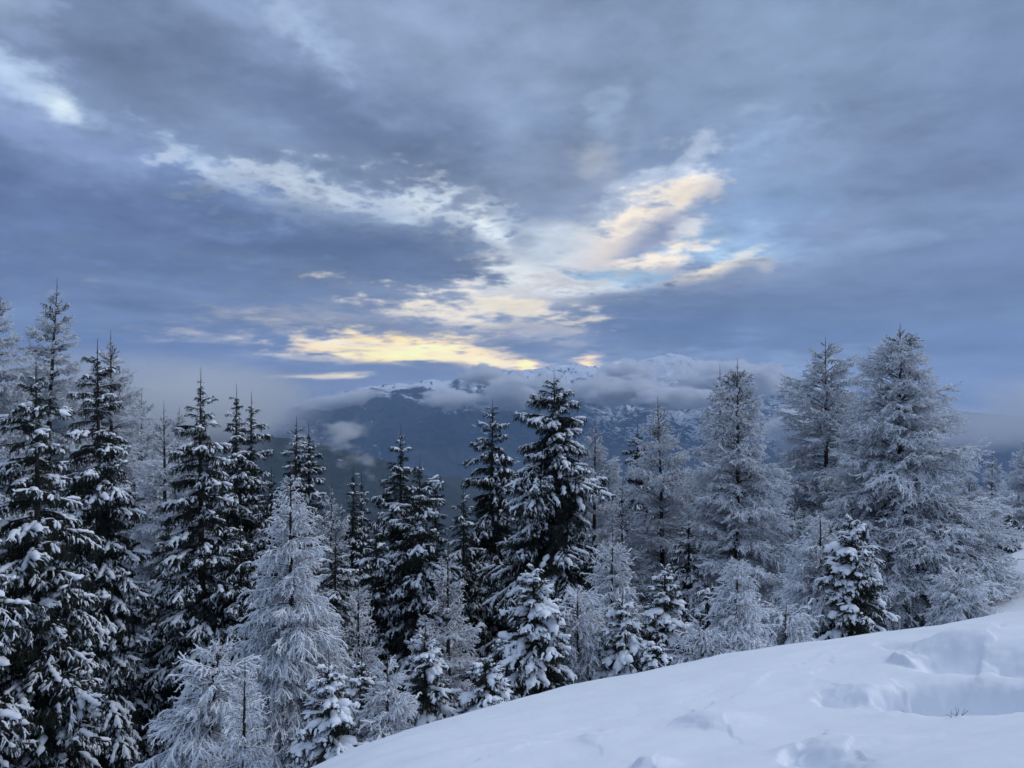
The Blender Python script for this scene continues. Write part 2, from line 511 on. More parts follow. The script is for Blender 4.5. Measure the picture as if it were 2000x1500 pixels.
# ------------------------------------------------------------------ near ground (thin-plate surface through known points)
GROUND_PTS = [
 (0, 0, -1.6), (-2, -3, -2.1), (4, -4, .2), (-6, 0, -4.6), (6, 1, -.35), (2.6, 2.6, -1.28), (0, -12, .6), (14, -6, 2.5), (-16, -8, -9),
 (1.8, 2.6, -1.38), (.8, 3.7, -1.95), (-.6, 3.6, -2.12), (-1.9, 4.2, -2.75), (-4.5, 4.5, -4.4),
 (.35, 5.0, -2.38), (1.75, 5.0, -2.28), (2.75, 5.0, -2.17), (4.0, 5.2, -2.0),
 (-.8, 6.0, -2.85),
]
def ray(px, py, d, dz=0):
    x, y, z = px2w(px, py, d)
    return (x, y, z + dz)
GROUND_PTS += [ray(640, 1500, 7.5), ray(900, 1400, 8), ray(1100, 1341, 8.5), ray(1300, 1301, 9), ray(1500, 1266, 9.5), ray(1750, 1236, 10), ray(1920, 1206, 10), ray(2060, 1186, 10.5)]
# just behind the brow
GROUND_PTS += [ray(620, 1500, 11, -1.2), ray(850, 1420, 11.5, -.7), ray(1040, 1360, 12.5, -.5), ray(1300, 1301, 13, -.45), ray(1500, 1266, 14, -.4), ray(1750, 1236, 15, -.35), ray(1920, 1206, 16, -.35), ray(2060, 1186, 16, -.25), ray(1990, 1196, 13.5, -.2)]
GROUND_PTS += [ray(1600, 1256, 19, -.3), ray(1755, 1236, 28, -.1), ray(1900, 1120, 31), ray(2000, 1086, 31), ray(2100, 1050, 32), ray(1950, 1160, 24, -.3), ray(1430, 1300, 26, -.8), ray(1200, 1350, 26, -1), ray(1000, 1400, 27, -1.5),
               ray(800, 1480, 25, -2), ray(600, 1560, 22, -1.5), ray(300, 1800, 18), ray(0, 1990, 14), ray(-300, 2000, 14)]
GROUND_PTS += [ray(1960, 1080, 45, .6), ray(2200, 980, 50), ray(1700, 1200, 50, -1), ray(1300, 1330, 50), ray(900, 1480, 50), ray(400, 1720, 45), ray(0, 1800, 42), ray(-600, 1850, 36),
               ray(1900, 1085, 80), ray(1500, 1180, 85), ray(1000, 1320, 85), ray(400, 1480, 85), ray(-100, 1560, 85), ray(2300, 980, 80)]
GP = np.array(GROUND_PTS, dtype=np.float64)

def _U(r2):
    return .5 * r2 * np.log(r2 + 1e-9)
_n = len(GP)
_K = _U(((GP[:, None, :2] - GP[None, :, :2]) ** 2).sum(-1)) + np.eye(_n) * .05
_Pm = np.hstack([np.ones((_n, 1)), GP[:, :2]])
_A = np.block([[_K, _Pm], [_Pm.T, np.zeros((3, 3))]])
_sol = np.linalg.solve(_A, np.concatenate([GP[:, 2], np.zeros(3)]))
_w, _a = _sol[:_n], _sol[_n:]

def tps(x, y):
    x = np.asarray(x, dtype=np.float64); y = np.asarray(y, dtype=np.float64)
    sh = x.shape; x = x.ravel(); y = y.ravel()
    out = np.empty_like(x)
    for s in range(0, len(x), 40000):
        xs, ys = x[s:s + 40000], y[s:s + 40000]
        r2 = (xs[:, None] - GP[None, :, 0]) ** 2 + (ys[:, None] - GP[None, :, 1]) ** 2
        out[s:s + 40000] = _U(r2) @ _w + _a[0] + _a[1] * xs + _a[2] * ys
    return out.reshape(sh)

def far_z(x, y):
    """rough lie of the land beyond the tree belt: falls into the valley, rises behind the camera"""
    r = np.hypot(x, y)
    t = smooth(np.clip(y / 6500.0, 0, 1))
    z = -1000 * (1 - (1 - np.clip(y, 0, 6500) / 6500.0) ** 1.6) - 20
    z = np.where(y < 0, np.minimum(-y * .35, 900) - 20, z)
    z = z - np.clip(-x, 0, 2500) * .12 * (y > -2000)
    return z

def hit_ground(px, py):
    """where the line of sight through a pixel meets the near snow"""
    d = np.linspace(2, 12, 400)
    x = (px - 1000) / FPX * d; z = (HOR - py) / FPX * d
    g = tps(x, d) - z
    i = np.argmax(g > 0)
    return x[i], d[i]

# pressed and wind-cut shapes in the snow: (px, py, rx, ry, rotation, depth, edge sharpness)
DENTS = []
for (px, py, a, b, rot, dep, sharp) in [
    (1900, 1372, .38, .64, 10, -.62, 11.0),
    (1860, 1300, .24, .40, 10, -.12, 5.0),
    (1940, 1262, .50, .50, -20, .20, 3.0),
    (1776, 1300, .085, .26, 5, .085, 6.0),
    (1757, 1262, .09, .35, 0, -.05, 5.0),
    (1716, 1362, .20, .30, 25, .06, 3.5),
    (1640, 1372, .14, .22, 10, -.07, 6.0),
    (1650, 1450, .30, .22, 10, .07, 3.0),
    (1596, 1478, .10, .30, 0, -.075, 7.0),
    (1395, 1415, .16, .26, 15, .065, 3.5),
    (1275, 1490, .10, .14, 0, .06, 4.0),
    (1170, 1440, .12, .2, 0, .03, 3.0),
    (1500, 1330, .9, .40, -8, .05, 1.5),
    (1620, 1290, .5, .35, -8, -.045, 2.0),
    (2005, 1310, .14, .3, 0, -.14, 4.0),
    (1240, 1390, .8, .25, -12, -.035, 2.0),
    (1050, 1450, .7, .22, -14, .035, 2.0),
]:
    gx, gy = hit_ground(px, py)
    DENTS.append((gx, gy, a, b, R(rot), dep, sharp))

def near_z(x, y, detail=True):
    z = tps(x, y)
    if detail:
        z = z + .07 * fbm3((x, y, x * 0 + 1.5), .45, 3, .45, 21) + .035 * fbm3((x * .8 + y * .5, (y - x * .3) * 2.2, x * 0), .8, 3, .5, 22)
        wx = x + .13 * fbm3((x, y, x * 0), 3, 5, .55, 23); wy = y + .16 * fbm3((x, y, x * 0), 3, 5, .55, 24)
        for (gx, gy, a, b, rot, dep, sharp) in DENTS:
            u = ((wx - gx) * math.cos(rot) + (wy - gy) * math.sin(rot)) / a
            v = (-(wx - gx) * math.sin(rot) + (wy - gy) * math.cos(rot)) / b
            r = np.sqrt(u * u + v * v)
            # the left side is cut steeply, the right side runs out softly
            k = sharp * np.where(u < v * .3, 1.0, .35)
            z = z + dep / (1 + np.exp(np.clip((r - 1) * k * 1.6, -30, 30)))
        z = z + .006 * fbm3((x, y * 1.5, x * 0), 3.5, 4, .6, 26)
        # crumbs and small rolls inside the dug hollow
        gx, gy = DENTS[0][0], DENTS[0][1]
        msk = np.exp(-(((x - gx) / .5) ** 2 + ((y - gy) / .6) ** 2))
        z = z + msk * .035 * fbm3((x, y, x * 0), 9, 4, .55, 25)
    return z

def polar_sheet(name, rs, azs, zf, mat, wrap=True):
    A, Rr = np.meshgrid(azs, rs)
    X, Y = np.sin(A) * Rr, np.cos(A) * Rr
    Z = zf(X, Y)
    V = np.stack([X, Y, Z], -1).reshape(-1, 3)
    nr, na = len(rs), len(azs)
    i, j = np.meshgrid(np.arange(nr - 1), np.arange(na if wrap else na - 1), indexing='ij')
    j2 = (j + 1) % na
    F = np.stack([i * na + j, i * na + j2, (i + 1) * na + j2, (i + 1) * na + j], -1).reshape(-1, 4)[:, ::-1]
    return V, F

RN = 90.0
rs = np.concatenate([np.geomspace(.15, 2.2, 24)[:-1], np.geomspace(2.2, 14, 380)[:-1], np.geomspace(14, RN, 110)])
azs = np.concatenate([np.linspace(-42, 42, 620), np.linspace(42, 318, 110)[1:-1]]) * math.pi / 180
V, F = polar_sheet('snow_slope', rs, azs, near_z, M_SNOW)
snow_slope = tag(mesh_obj('snow_slope', V, F, [M_SNOW]), 'smooth blue-white snow slope falling away to the left', kind='structure')

# ------------------------------------------------------------------ wooded land beyond and the far range
def forest_material(name, snowline, patch, scale=1.0, dark=(.022, .030, .034), meadow=None):
    """far slopes: dark forest with clearings, bare snow above the tree line and on the gentler ground"""
    m, t, b = new_mat(name)
    g = tnode(t, 'ShaderNodeNewGeometry'); tc = tnode(t, 'ShaderNodeTexCoord')
    sp = tnode(t, 'ShaderNodeSeparateXYZ'); t.links.new(tc.outputs['Object'], sp.inputs[0])
    n1 = tnode(t, 'ShaderNodeTexNoise'); n1.inputs['Scale'].default_value = .0022 * scale; n1.inputs['Detail'].default_value = 9; n1.inputs['Roughness'].default_value = .62
    n2 = tnode(t, 'ShaderNodeTexNoise'); n2.inputs['Scale'].default_value = .012 * scale; n2.inputs['Detail'].default_value = 6; n2.inputs['Roughness'].default_value = .7
    mp = tnode(t, 'ShaderNodeMapping'); mp.inputs['Scale'].default_value = (1, 1, 2.2)
    t.links.new(tc.outputs['Object'], mp.inputs[0])
    for n in (n1, n2): t.links.new(mp.outputs[0], n.inputs['Vector'])
    def M(op, a, b_=None, c=None):
        n = tnode(t, 'ShaderNodeMath', operation=op)
        for i, v in enumerate((a, b_, c)):
            if v is None: continue
            if isinstance(v, (int, float)): n.inputs[i].default_value = v
            else: t.links.new(v, n.inputs[i])
        return n.outputs[0]
    # height above the tree line, broken by noise
    h = M('DIVIDE', M('SUBTRACT', sp.outputs[2], snowline), 260.0)
    h = M('ADD', h, M('MULTIPLY', M('SUBTRACT', n1.outputs[0], .5), 5.0))
    a = tnode(t, 'ShaderNodeMapRange', interpolation_type='SMOOTHSTEP'); a.inputs[1].default_value = -.15; a.inputs[2].default_value = .35
    t.links.new(h, a.inputs[0])
    snow = a.outputs[0]
    # clearings
    c = tnode(t, 'ShaderNodeMapRange', interpolation_type='SMOOTHSTEP'); c.inputs[1].default_value = patch; c.inputs[2].default_value = patch + .03
    t.links.new(M('ADD', M('MULTIPLY', n2.outputs[0], .55), M('MULTIPLY', n1.outputs[0], .45)), c.inputs[0])
    snow = M('MAXIMUM', snow, M('MULTIPLY', c.outputs[0], .8))
    if meadow:
        x0, x1, z0, z1 = meadow
        def band(v, lo, hi, w):
            q = tnode(t, 'ShaderNodeMapRange', interpolation_type='SMOOTHSTEP'); q.inputs[1].default_value = lo - w; q.inputs[2].default_value = lo + w
            r_ = tnode(t, 'ShaderNodeMapRange', interpolation_type='SMOOTHSTEP'); r_.inputs[1].default_value = hi + w; r_.inputs[2].default_value = hi - w
            t.links.new(v, q.inputs[0]); t.links.new(v, r_.inputs[0])
            return M('MULTIPLY', q.outputs[0], r_.outputs[0])
        zone = M('MULTIPLY', band(sp.outputs[0], x0, x1, 700), band(sp.outputs[2], z0, z1, 110))
        n3 = tnode(t, 'ShaderNodeTexNoise'); n3.inputs['Scale'].default_value = .034; n3.inputs['Detail'].default_value = 8; n3.inputs['Roughness'].default_value = .7
        mp3 = tnode(t, 'ShaderNodeMapping'); mp3.inputs['Scale'].default_value = (.55, .4, 1.2)
        t.links.new(tc.outputs['Object'], mp3.inputs[0]); t.links.new(mp3.outputs[0], n3.inputs['Vector'])
        q = tnode(t, 'ShaderNodeMapRange', interpolation_type='SMOOTHSTEP'); q.inputs[1].default_value = .50; q.inputs[2].default_value = .56
        t.links.new(M('MULTIPLY_ADD', n1.outputs[0], .9, M('SUBTRACT', n3.outputs[0], .44)), q.inputs[0])
        snow = M('MAXIMUM', snow, M('MULTIPLY', M('MULTIPLY', q.outputs[0], zone), .9))
    rk = tnode(t, 'ShaderNodeTexNoise'); rk.inputs['Scale'].default_value = .006 * scale; rk.inputs['Detail'].default_value = 8; rk.inputs['Roughness'].default_value = .68
    mr_ = tnode(t, 'ShaderNodeMapping'); mr_.inputs['Scale'].default_value = (1.6, .5, 1.2); mr_.inputs['Rotation'].default_value = (0, .5, .3)
    t.links.new(tc.outputs['Object'], mr_.inputs[0]); t.links.new(mr_.outputs[0], rk.inputs['Vector'])
    rq = tnode(t, 'ShaderNodeMapRange', interpolation_type='SMOOTHSTEP'); rq.inputs[1].default_value = .60; rq.inputs[2].default_value = .55
    t.links.new(rk.outputs[0], rq.inputs[0])
    snow = M('MULTIPLY', snow, rq.outputs[0])
    # steep rock sheds its snow
    sn = tnode(t, 'ShaderNodeSeparateXYZ'); t.links.new(g.outputs['Normal'], sn.inputs[0])
    st = tnode(t, 'ShaderNodeMapRange', interpolation_type='SMOOTHSTEP'); st.inputs[1].default_value = .55; st.inputs[2].default_value = .72
    t.links.new(sn.outputs[2], st.inputs[0])
    snow = M('MULTIPLY', snow, st.outputs[0])
    n4 = tnode(t, 'ShaderNodeTexNoise'); n4.inputs['Scale'].default_value = .05; n4.inputs['Detail'].default_value = 4
    t.links.new(tc.outputs['Object'], n4.inputs['Vector'])
    dk = tnode(t, 'ShaderNodeMix', data_type='RGBA'); dk.inputs[6].default_value = (*dark, 1); dk.inputs[7].default_value = (dark[0] * 3.2, dark[1] * 3.0, dark[2] * 3.0, 1)
    t.links.new(n4.outputs[0], dk.inputs[0])
    mx = tnode(t, 'ShaderNodeMix', data_type='RGBA'); mx.inputs[7].default_value = (.8, .83, .88, 1)
    t.links.new(snow, mx.inputs[0]); t.links.new(dk.outputs[2], mx.inputs[6])
    t.links.new(mx.outputs[2], b.inputs['Base Color'])
    b.inputs['Roughness'].default_value = .9; b.inputs['Specular IOR Level'].default_value = .1
    return m

M_RANGE = forest_material('range_forest_and_snow', -75, .60, meadow=(900, 3900, -640, -190))
M_VALLEY = forest_material('valley_forest_and_fields', 4000, .54, 2.0)
M_HILL = forest_material('near_hill_forest', 4000, .615, 4.0)

# ground sheet: from the tree belt down into the valley and on to the horizon
rs = np.geomspace(RN - .05, 14200, 140)
azs = np.concatenate([np.linspace(-50, 50, 240), np.linspace(50, 310, 80)[1:-1]]) * math.pi / 180
def valley_z(x, y):
    r = np.hypot(x, y)
    k = smooth(np.log(np.maximum(r, RN) / RN) / math.log(6))
    a = np.minimum(1, RN / np.maximum(r, 1e-6))
    edge = near_z(x * a, y * a, False)
    z = (edge - np.maximum(r - RN, 0) * .12) * (1 - k) + far_z(x, y) * k
    z = z + k * 25 * fbm3((x, y, x * 0), .0016, 5, .5, 30)
    return np.where(r < RN, z - .02, z)
V, F = polar_sheet('valley', rs, azs, valley_z, M_VALLEY)
valley = tag(mesh_obj('valley', V, F, [M_VALLEY]), 'deep valley floor with fields and a snowy town seen through haze', kind='structure')

def ridge_mesh(name, prof, r_ridge, r_foot, foot_z, r_back, mat, seed, amp, n_az, n_r, label):
    prof = np.array(prof, dtype=float)
    az_p = np.arctan((prof[:, 0] - 1000) / FPX)
    zr_p = (HOR - prof[:, 1]) / FPX           # height per unit forward distance
    azs = np.linspace(az_p[0], az_p[-1], n_az)
    rows = []
    tt = np.concatenate([np.linspace(0, 1, n_r), 1 + np.linspace(0, 1, n_r // 4)[1:]])
    A, T = np.meshgrid(azs, tt)
    fr = r_foot + (r_ridge(A) - r_foot) * np.minimum(T, 1) + (r_back) * np.maximum(T - 1, 0)
    X, Y = np.tan(A) * fr, fr
    zr = np.interp(A, az_p, zr_p) * r_ridge(A)
    s = np.minimum(T, 1)
    n = fbm3((X, Y, X * 0), 1 / (r_foot * .22), 7, .52, seed)
    rg = 1 - np.abs(fbm3((X * 1.2, Y * .5, X * 0), 1 / (r_foot * .13), 6, .55, seed + 1)) * 2.2
    body = foot_z + (zr - foot_z) * (s ** 1.05)
    bump = amp * (n * .8 + (rg - .5) * .55) * np.sin(np.clip(s, 0, 1) * math.pi) ** .7
    fine = amp * .10 * fbm3((X, Y, X * 0), 1 / (r_foot * .03), 5, .55, seed + 2) * np.minimum(1, s * 4)
    crest = amp * .16 * fbm3((X, Y * .3, X * 0), 1 / (r_foot * .05), 5, .6, seed + 3) * smooth((s - .55) / .4)
    Z = body + bump + fine + crest - np.maximum(T - 1, 0) ** 1.0 * (zr - foot_z) * .9
    V = np.stack([X, Y, Z], -1).reshape(-1, 3)
    nr, na = len(tt), len(azs)
    i, j = np.meshgrid(np.arange(nr - 1), np.arange(na - 1), indexing='ij')
    F = np.stack([i * na + j, i * na + j + 1, (i + 1) * na + j + 1, (i + 1) * na + j], -1).reshape(-1, 4)
    return tag(mesh_obj(name, V, F, [mat]), label, kind='structure')

RANGE = [(-700, 800), (-200, 820), (200, 815), (450, 810), (560, 800), (600, 786), (640, 772), (700, 758), (780, 748), (860, 742), (930, 736), (980, 729), (1040, 722), (1080, 716), (1130, 711),
         (1180, 719), (1250, 706), (1310, 691), (1370, 703), (1440, 716), (1500, 726), (1580, 745), (1700, 770), (1850, 800), (2000, 815), (2300, 830), (2800, 850)]
mountain = ridge_mesh('mountain', RANGE, lambda A: 11000 + 900 * np.sin(A * 5), 7000, -930, 2000, M_RANGE, 40, 330, 760, 230,
                      'long snowy mountain range across the valley with forest on its flanks')
HILL = [(-900, 640), (-300, 700), (100, 742), (270, 757), (330, 768), (370, 792), (420, 826), (500, 848), (620, 866), (690, 884), (760, 902), (880, 948), (960, 988), (1040, 1034), (1150, 1090), (1300, 1150)]
hill = ridge_mesh('hill', HILL, lambda A: 2600 + 300 * np.sin(A * 4), 1200, -520, 1500, M_HILL, 60, 60, 420, 90,
                  'dark wooded hill spur sloping down to the right below the mist')

# ------------------------------------------------------------------ boughs
class Geo:
    """collects tubes and needles as quads (triangles are stored with a repeated corner split off later)"""
    def __init__(self):
        self.v, self.f, self.m, self.n = [], [], [], 0
    def tube(self, P, rad, sides, mat, up=None, squash=1.0, tip=True):
        P = np.asarray(P, dtype=np.float64); rad = np.asarray(rad, dtype=np.float64)
        n = len(P)
        T = np.gradient(P, axis=0); T /= np.linalg.norm(T, axis=1)[:, None] + 1e-9
        ref = np.tile(np.array([0, 0, 1.0]), (n, 1))
        bad = np.abs(T[:, 2]) > .97
        ref[bad] = (1, 0, 0)
        S = np.cross(T, ref); S /= np.linalg.norm(S, axis=1)[:, None] + 1e-9
        U = np.cross(S, T)
        a = np.arange(sides) / sides * 2 * math.pi + (math.pi / sides)
        ring = P[:, None] + rad[:, None, None] * (np.cos(a)[None, :, None] * S[:, None] + squash * np.sin(a)[None, :, None] * U[:, None])
        self.v.append(ring.reshape(-1, 3))
        i, j = np.meshgrid(np.arange(n - 1), np.arange(sides), indexing='ij')
        j2 = (j + 1) % sides
        q = np.stack([i * sides + j, i * sides + j2, (i + 1) * sides + j2, (i + 1) * sides + j], -1).reshape(-1, 4)
        tri = np.concatenate([q[:, [0, 1, 2]], q[:, [0, 2, 3]]])
        self.f.append(tri + self.n); self.m.append(np.full(len(tri), mat))
        self.n += n * sides
    def tris(self, V, mat):
        V = np.asarray(V).reshape(-1, 3)
        k = len(V) // 3
        self.v.append(V); self.f.append(np.arange(k * 3).reshape(-1, 3) + self.n)
        self.m.append(np.full(k, mat)); self.n += k * 3
    def mesh(self, name, mats, smooth_=True):
        return mesh_obj(name, np.concatenate(self.v), np.concatenate(self.f), mats, np.concatenate(self.m), link=False, smooth_=smooth_)

def arc(p0, yaw, pitch, length, droop, n, rng, curl=0.0, wob=.04):
    """points of a twig: starts at p0 heading (yaw, pitch), bends down by droop radians over its length"""
    pts = [np.array(p0, dtype=float)]
    st = length / (n - 1)
    for i in range(n - 1):
        t = i / (n - 1)
        ph = pitch - droop * t + curl * t * t
        yw = yaw + rng.normal(0, wob)
        ph += rng.normal(0, wob)
        pts.append(pts[-1] + st * np.array([math.cos(yw) * math.cos(ph), math.sin(yw) * math.cos(ph), math.sin(ph)]))
    return np.array(pts)

def along(P, t):
    s = t * (len(P) - 1); i = min(int(s), len(P) - 2); f = s - i
    return P[i] * (1 - f) + P[i + 1] * f, P[i + 1] - P[i]

def needles(geo, P, rng, step, length, width, mat, hang=.0):
    seg = np.linalg.norm(np.diff(P, axis=0), axis=1); tot = seg.sum()
    n = max(2, int(tot / step)) * 3
    s = rng.uniform(0, len(P) - 1.001, n)
    i = s.astype(int); f = (s - i)[:, None]
    base = P[i] * (1 - f) + P[i + 1] * f
    T = P[i + 1] - P[i]; T /= np.linalg.norm(T, axis=1)[:, None] + 1e-9
    Rv = rng.normal(size=(n, 3)); Rv -= (Rv * T).sum(1)[:, None] * T
    Rv /= np.linalg.norm(Rv, axis=1)[:, None] + 1e-9
    Rv[:, 2] -= hang
    D = T * .75 + Rv * .8
    D /= np.linalg.norm(D, axis=1)[:, None]
    W = np.cross(D, rng.normal(size=(n, 3))); W /= np.linalg.norm(W, axis=1)[:, None] + 1e-9
    L_ = length * rng.uniform(.7, 1.25, n)[:, None]
    tri = np.stack([base - W * width, base + W * width, base + D * L_], 1)
    geo.tris(tri.reshape(-1, 3), mat)

def limb_tree(Lb, rng, droop, curl, nsec, sec_len, sec_yaw, wob=.05):
    """main limb and its strong forks; returns list of (points, length, level, position along the main limb)"""
    n = 10
    main = arc((0, 0, 0), 0, .20, Lb, droop + .25, n, rng, curl=curl, wob=wob)
    limbs = [(main, Lb, 0, .5)]
    for k in range(nsec):
        t = .16 + .66 * (k + rng.uniform(.1, .9)) / nsec
        side = 1 if (k % 2) else -1
        p, d = along(main, t)
        pitch = math.atan2(d[2], math.hypot(d[0], d[1]))
        l = Lb * sec_len * (1.15 - t) * rng.uniform(.75, 1.25)
        limbs.append((arc(p, side * sec_yaw * rng.uniform(.7, 1.35), pitch - rng.uniform(0, .25), l, .45 + rng.uniform(0, .4), 7, rng, curl=curl * .8, wob=wob), l, 1, t))
    return limbs

def heading(P, t):
    p, d = along(P, t)
    return p, math.atan2(d[1], d[0]), math.atan2(d[2], math.hypot(d[0], d[1]))

def spruce_bough(Lb, seed, snow=1.0, droop=.5, split=False, sap=False):
    """a drooping spray: limb, forks and short twigs with needles hanging below, snow lying in merged pads on top"""
    rng = np.random.RandomState(seed)
    g = Geo(); sn = Geo() if split else g
    SM = 0 if split else 2
    limbs = limb_tree(Lb, rng, droop, .38, 2 if Lb < .6 else (5 if Lb < 1.4 else 8), .55 if Lb > .6 else .6, R(36))
    def snow_tube(P, r0, r1, lift, sides=6, wide=1.25, step=.04):
        k = max(3, int(np.linalg.norm(np.diff(P, axis=0), axis=1).sum() / step) + 1)
        ts = np.linspace(0, 1, k)
        Q = np.array([along(P, min(.999, a))[0] for a in ts])
        rad = (r0 + (r1 - r0) * ts) * rng.uniform(.6, 1.4, k)
        rad[0] *= .35; rad[-1] *= .3
        Q[:, 1] += rng.normal(0, .006, k); Q[:, 0] += rng.normal(0, .006, k)
        Q[:, 2] += lift + rad * .25
        sn.tube(Q, rad * wide, sides, SM, squash=.6)
    tws = []
    for P, l, lv, tm in limbs:
        g.tube(P, np.linspace((.010 + .005 * Lb) if lv == 0 else .006, .003, len(P)), 5, 1)
        t = .14; side = 1
        base_l = .12 if sap else ((.15 + .055 * min(2, Lb)) if Lb > .6 else .15)
        while t < .99:
            p, yw, ph = heading(P, min(.98, t))
            w = math.sin(min(1, t * 2.2) * math.pi * .5) * (1 - t) ** .4 + .22
            tl = base_l * w * rng.uniform(.6, 1.45) * (1 if lv == 0 else .85)
            tp = arc(p, yw + side * rng.uniform(.5, 1.15), ph - rng.uniform(.0, .5), tl, .5 + rng.uniform(0, .6), 4, rng, wob=.08)
            tws.append((tp, tl, t, lv))
            if tl > .13:
                for q in (.35, .65):
                    p2, yw2, ph2 = heading(tp, q)
                    l2 = tl * rng.uniform(.35, .6)
                    tws.append((arc(p2, yw2 + rng.choice([-1, 1]) * rng.uniform(.4, .9), ph2 - .3, l2, .5, 3, rng, wob=.08), l2, t, 2))
            if Lb > .6 and rng.rand() < (.35 if sap else .9):
                l3 = rng.uniform(.09, .26) * min(1.25, .5 + .5 * Lb)
                tws.append((arc(p, yw + rng.normal(0, .6), -1.15 + rng.normal(0, .3), l3, .3, 4, rng, wob=.10), l3, t, -1))
            t += rng.uniform(.022, .042) / l
            side = -side
        tws.append((P[-4:], .12, 1.0, 0))
    for P, l, t_, lv in tws:
        g.tube(P, np.linspace(.004, .002, len(P)), 3, 1)
        needles(g, P, rng, .0095, .025, .0040, 0, hang=.35)
    # long merged ridges of snow along limb and forks, in lengths with gaps between them
    for P, l, lv, tm in limbs:
        t = rng.uniform(.05, .3) if lv == 0 else rng.uniform(0, .2)
        while t < .97:
            ln = rng.uniform(.16, .60) / max(.4, l) * (1.3 if snow > 1 else 1.0)
            b = min(1.0, t + ln)
            if rng.rand() < (.30 + .75 * t) * (.75 + .35 * (lv == 1)) * min(1.5, snow ** 1.5):
                Q = np.array([along(P, min(.999, q))[0] for q in np.linspace(t, b, 6)])
                r_ = (.024 + .010 * min(1.6, Lb)) * rng.uniform(.7, 1.25) * snow ** .5
                snow_tube(Q, r_, r_ * .8, .007, 7, wide=1.75)
            t = b + rng.uniform(.0, .12) / max(.4, l)
    for P, l, t_, lv in tws:
        if lv == -1:
            if rng.rand() < .22 * snow: snow_tube(P[:3], .011, .007, .002, 5)
            continue
        prob = (.04 + .52 * t_) * snow
        if rng.rand() < prob * .85:
            k = rng.uniform(.55, 1.35)
            snow_tube(P, (.019 + .006 * t_) * k * snow ** .4, .010 * k * snow ** .5, .006, 5, wide=1.3)
    gm = g.mesh('bough', [M_NEEDLE, M_BARK] + ([] if split else [M_TSNOW]))
    return gm, (sn.mesh('snow', [M_TSNOW]) if split else None)

def larch_bough(Lb, seed, frost=0, thick=1.0, droop=.35, dens=1.0):
    """bare larch limb with forks and fine crooked twigs on all sides, knobbly with spurs, all rimed unevenly"""
    rng = np.random.RandomState(seed)
    g = Geo()
    limbs = limb_tree(Lb, rng, droop, .55, 3 if Lb < .6 else (6 if Lb < 1.4 else 11), .6, R(42), wob=.09)
    tw = []
    for P, l, lv, tm in limbs:
        k = .8 if frost else 1
        g.tube(P, np.linspace((.009 + .010 * Lb) if lv == 0 else .007 + .003 * Lb, .0055, len(P)), 5, 0)
        t = .12
        while t < 1.0:
            p, yw, ph = heading(P, min(.985, t))
            roll = rng.uniform(-2.4, 2.4)
            tl = rng.uniform(.07, .27) * (1.2 - .45 * t) * (1.0 if Lb > .6 else .7) * (1.25 if lv == 0 else 1.0)
            # twigs hang more on the inner limb and fan forward at the tip
            tp = arc(p, yw + math.sin(roll) * (1.05 - .45 * t), ph + math.cos(roll) * .55 - .35 + .35 * t - (.35 if frost else 0), tl, rng.uniform(-.1, .9), 5, rng, wob=.13)
            tw.append((tp, tl, 0))
            for q in np.arange(.25, .95, .30 / dens ** .5):
                if tl * (1 - q) < .03 or rng.rand() < .25: continue
                p2, yw2, ph2 = heading(tp, q)
                l2 = tl * rng.uniform(.3, .65)
                tw.append((arc(p2, yw2 + rng.choice([-1, 1]) * rng.uniform(.4, 1.0), ph2 + rng.uniform(-.7, .3), l2, .4, 3, rng, wob=.14), l2, 1))
            t += rng.uniform(.018, .045) / l / dens
        tw.append((P[-3:], l * .2, 0))
    for P, l, lv in tw:
        r0 = (.0060 if lv == 0 else .0048) * thick * rng.uniform(.65, 1.45)
        g.tube(P, np.linspace(r0 * 1.1, r0 * .7, len(P)) * rng.uniform(.8, 1.25, len(P)), 4 if lv == 0 else 3, 1)
        k = max(2, int(l / .03))
        s = rng.uniform(0, len(P) - 1.001, k); i = s.astype(int); f = (s - i)[:, None]
        b = P[i] * (1 - f) + P[i + 1] * f
        T = P[i + 1] - P[i]; T /= np.linalg.norm(T, axis=1)[:, None] + 1e-9
        D = rng.normal(size=(k, 3)); D -= (D * T).sum(1)[:, None] * T; D /= np.linalg.norm(D, axis=1)[:, None] + 1e-9
        D = D + T * .5
        ln = rng.uniform(.010, .026, k)[:, None] * thick
        g.tris(np.stack([b - T * .007 * thick, b + T * .007 * thick, b + D * ln], 1).reshape(-1, 3), 1)
    return g.mesh('bough', [M_LIMB, M_FROSTW if frost else M_FROST])

SPR = {}     # class -> list of (natural length, mesh, snow mesh)
for key, Ls, snow, split, cnt in [('far_s', .45, .9, False, 3), ('far_m', 1.0, .8, False, 3), ('far_l', 1.9, .72, False, 4),
                                  ('near_s', .45, .95, True, 3), ('near_m', 1.0, .85, True, 3), ('near_l', 1.9, .78, True, 4),
                                  ('sap_s', .40, 1.30, True, 3), ('sap_m', .85, 1.2, True, 4)]:
    SPR[key] = []
    for k in range(cnt):
        sp = key.startswith('sap')
        a, b = spruce_bough(Ls, 100 + len(SPR) * 10 + k, snow, (.25 if sp else .45) + .1 * k, split, sp)
        SPR[key].append((Ls, a, b))
LAR = {}
for key, Ls, fr, th, dr, dens, cnt in [('s', .5, 0, 1.8, .05, .7, 3), ('m', 1.15, 0, 1.95, .15, .62, 4), ('l', 2.2, 0, 2.05, .25, .55, 5),
                                       ('ws', .45, 1, 1.45, .35, .60, 3), ('wm', .95, 1, 1.7, .55, .62, 4)]:
    LAR[key] = [(Ls, larch_bough(Ls, 300 + len(LAR) * 10 + k, fr, th, dr + .08 * k, dens), None) for k in range(cnt)]

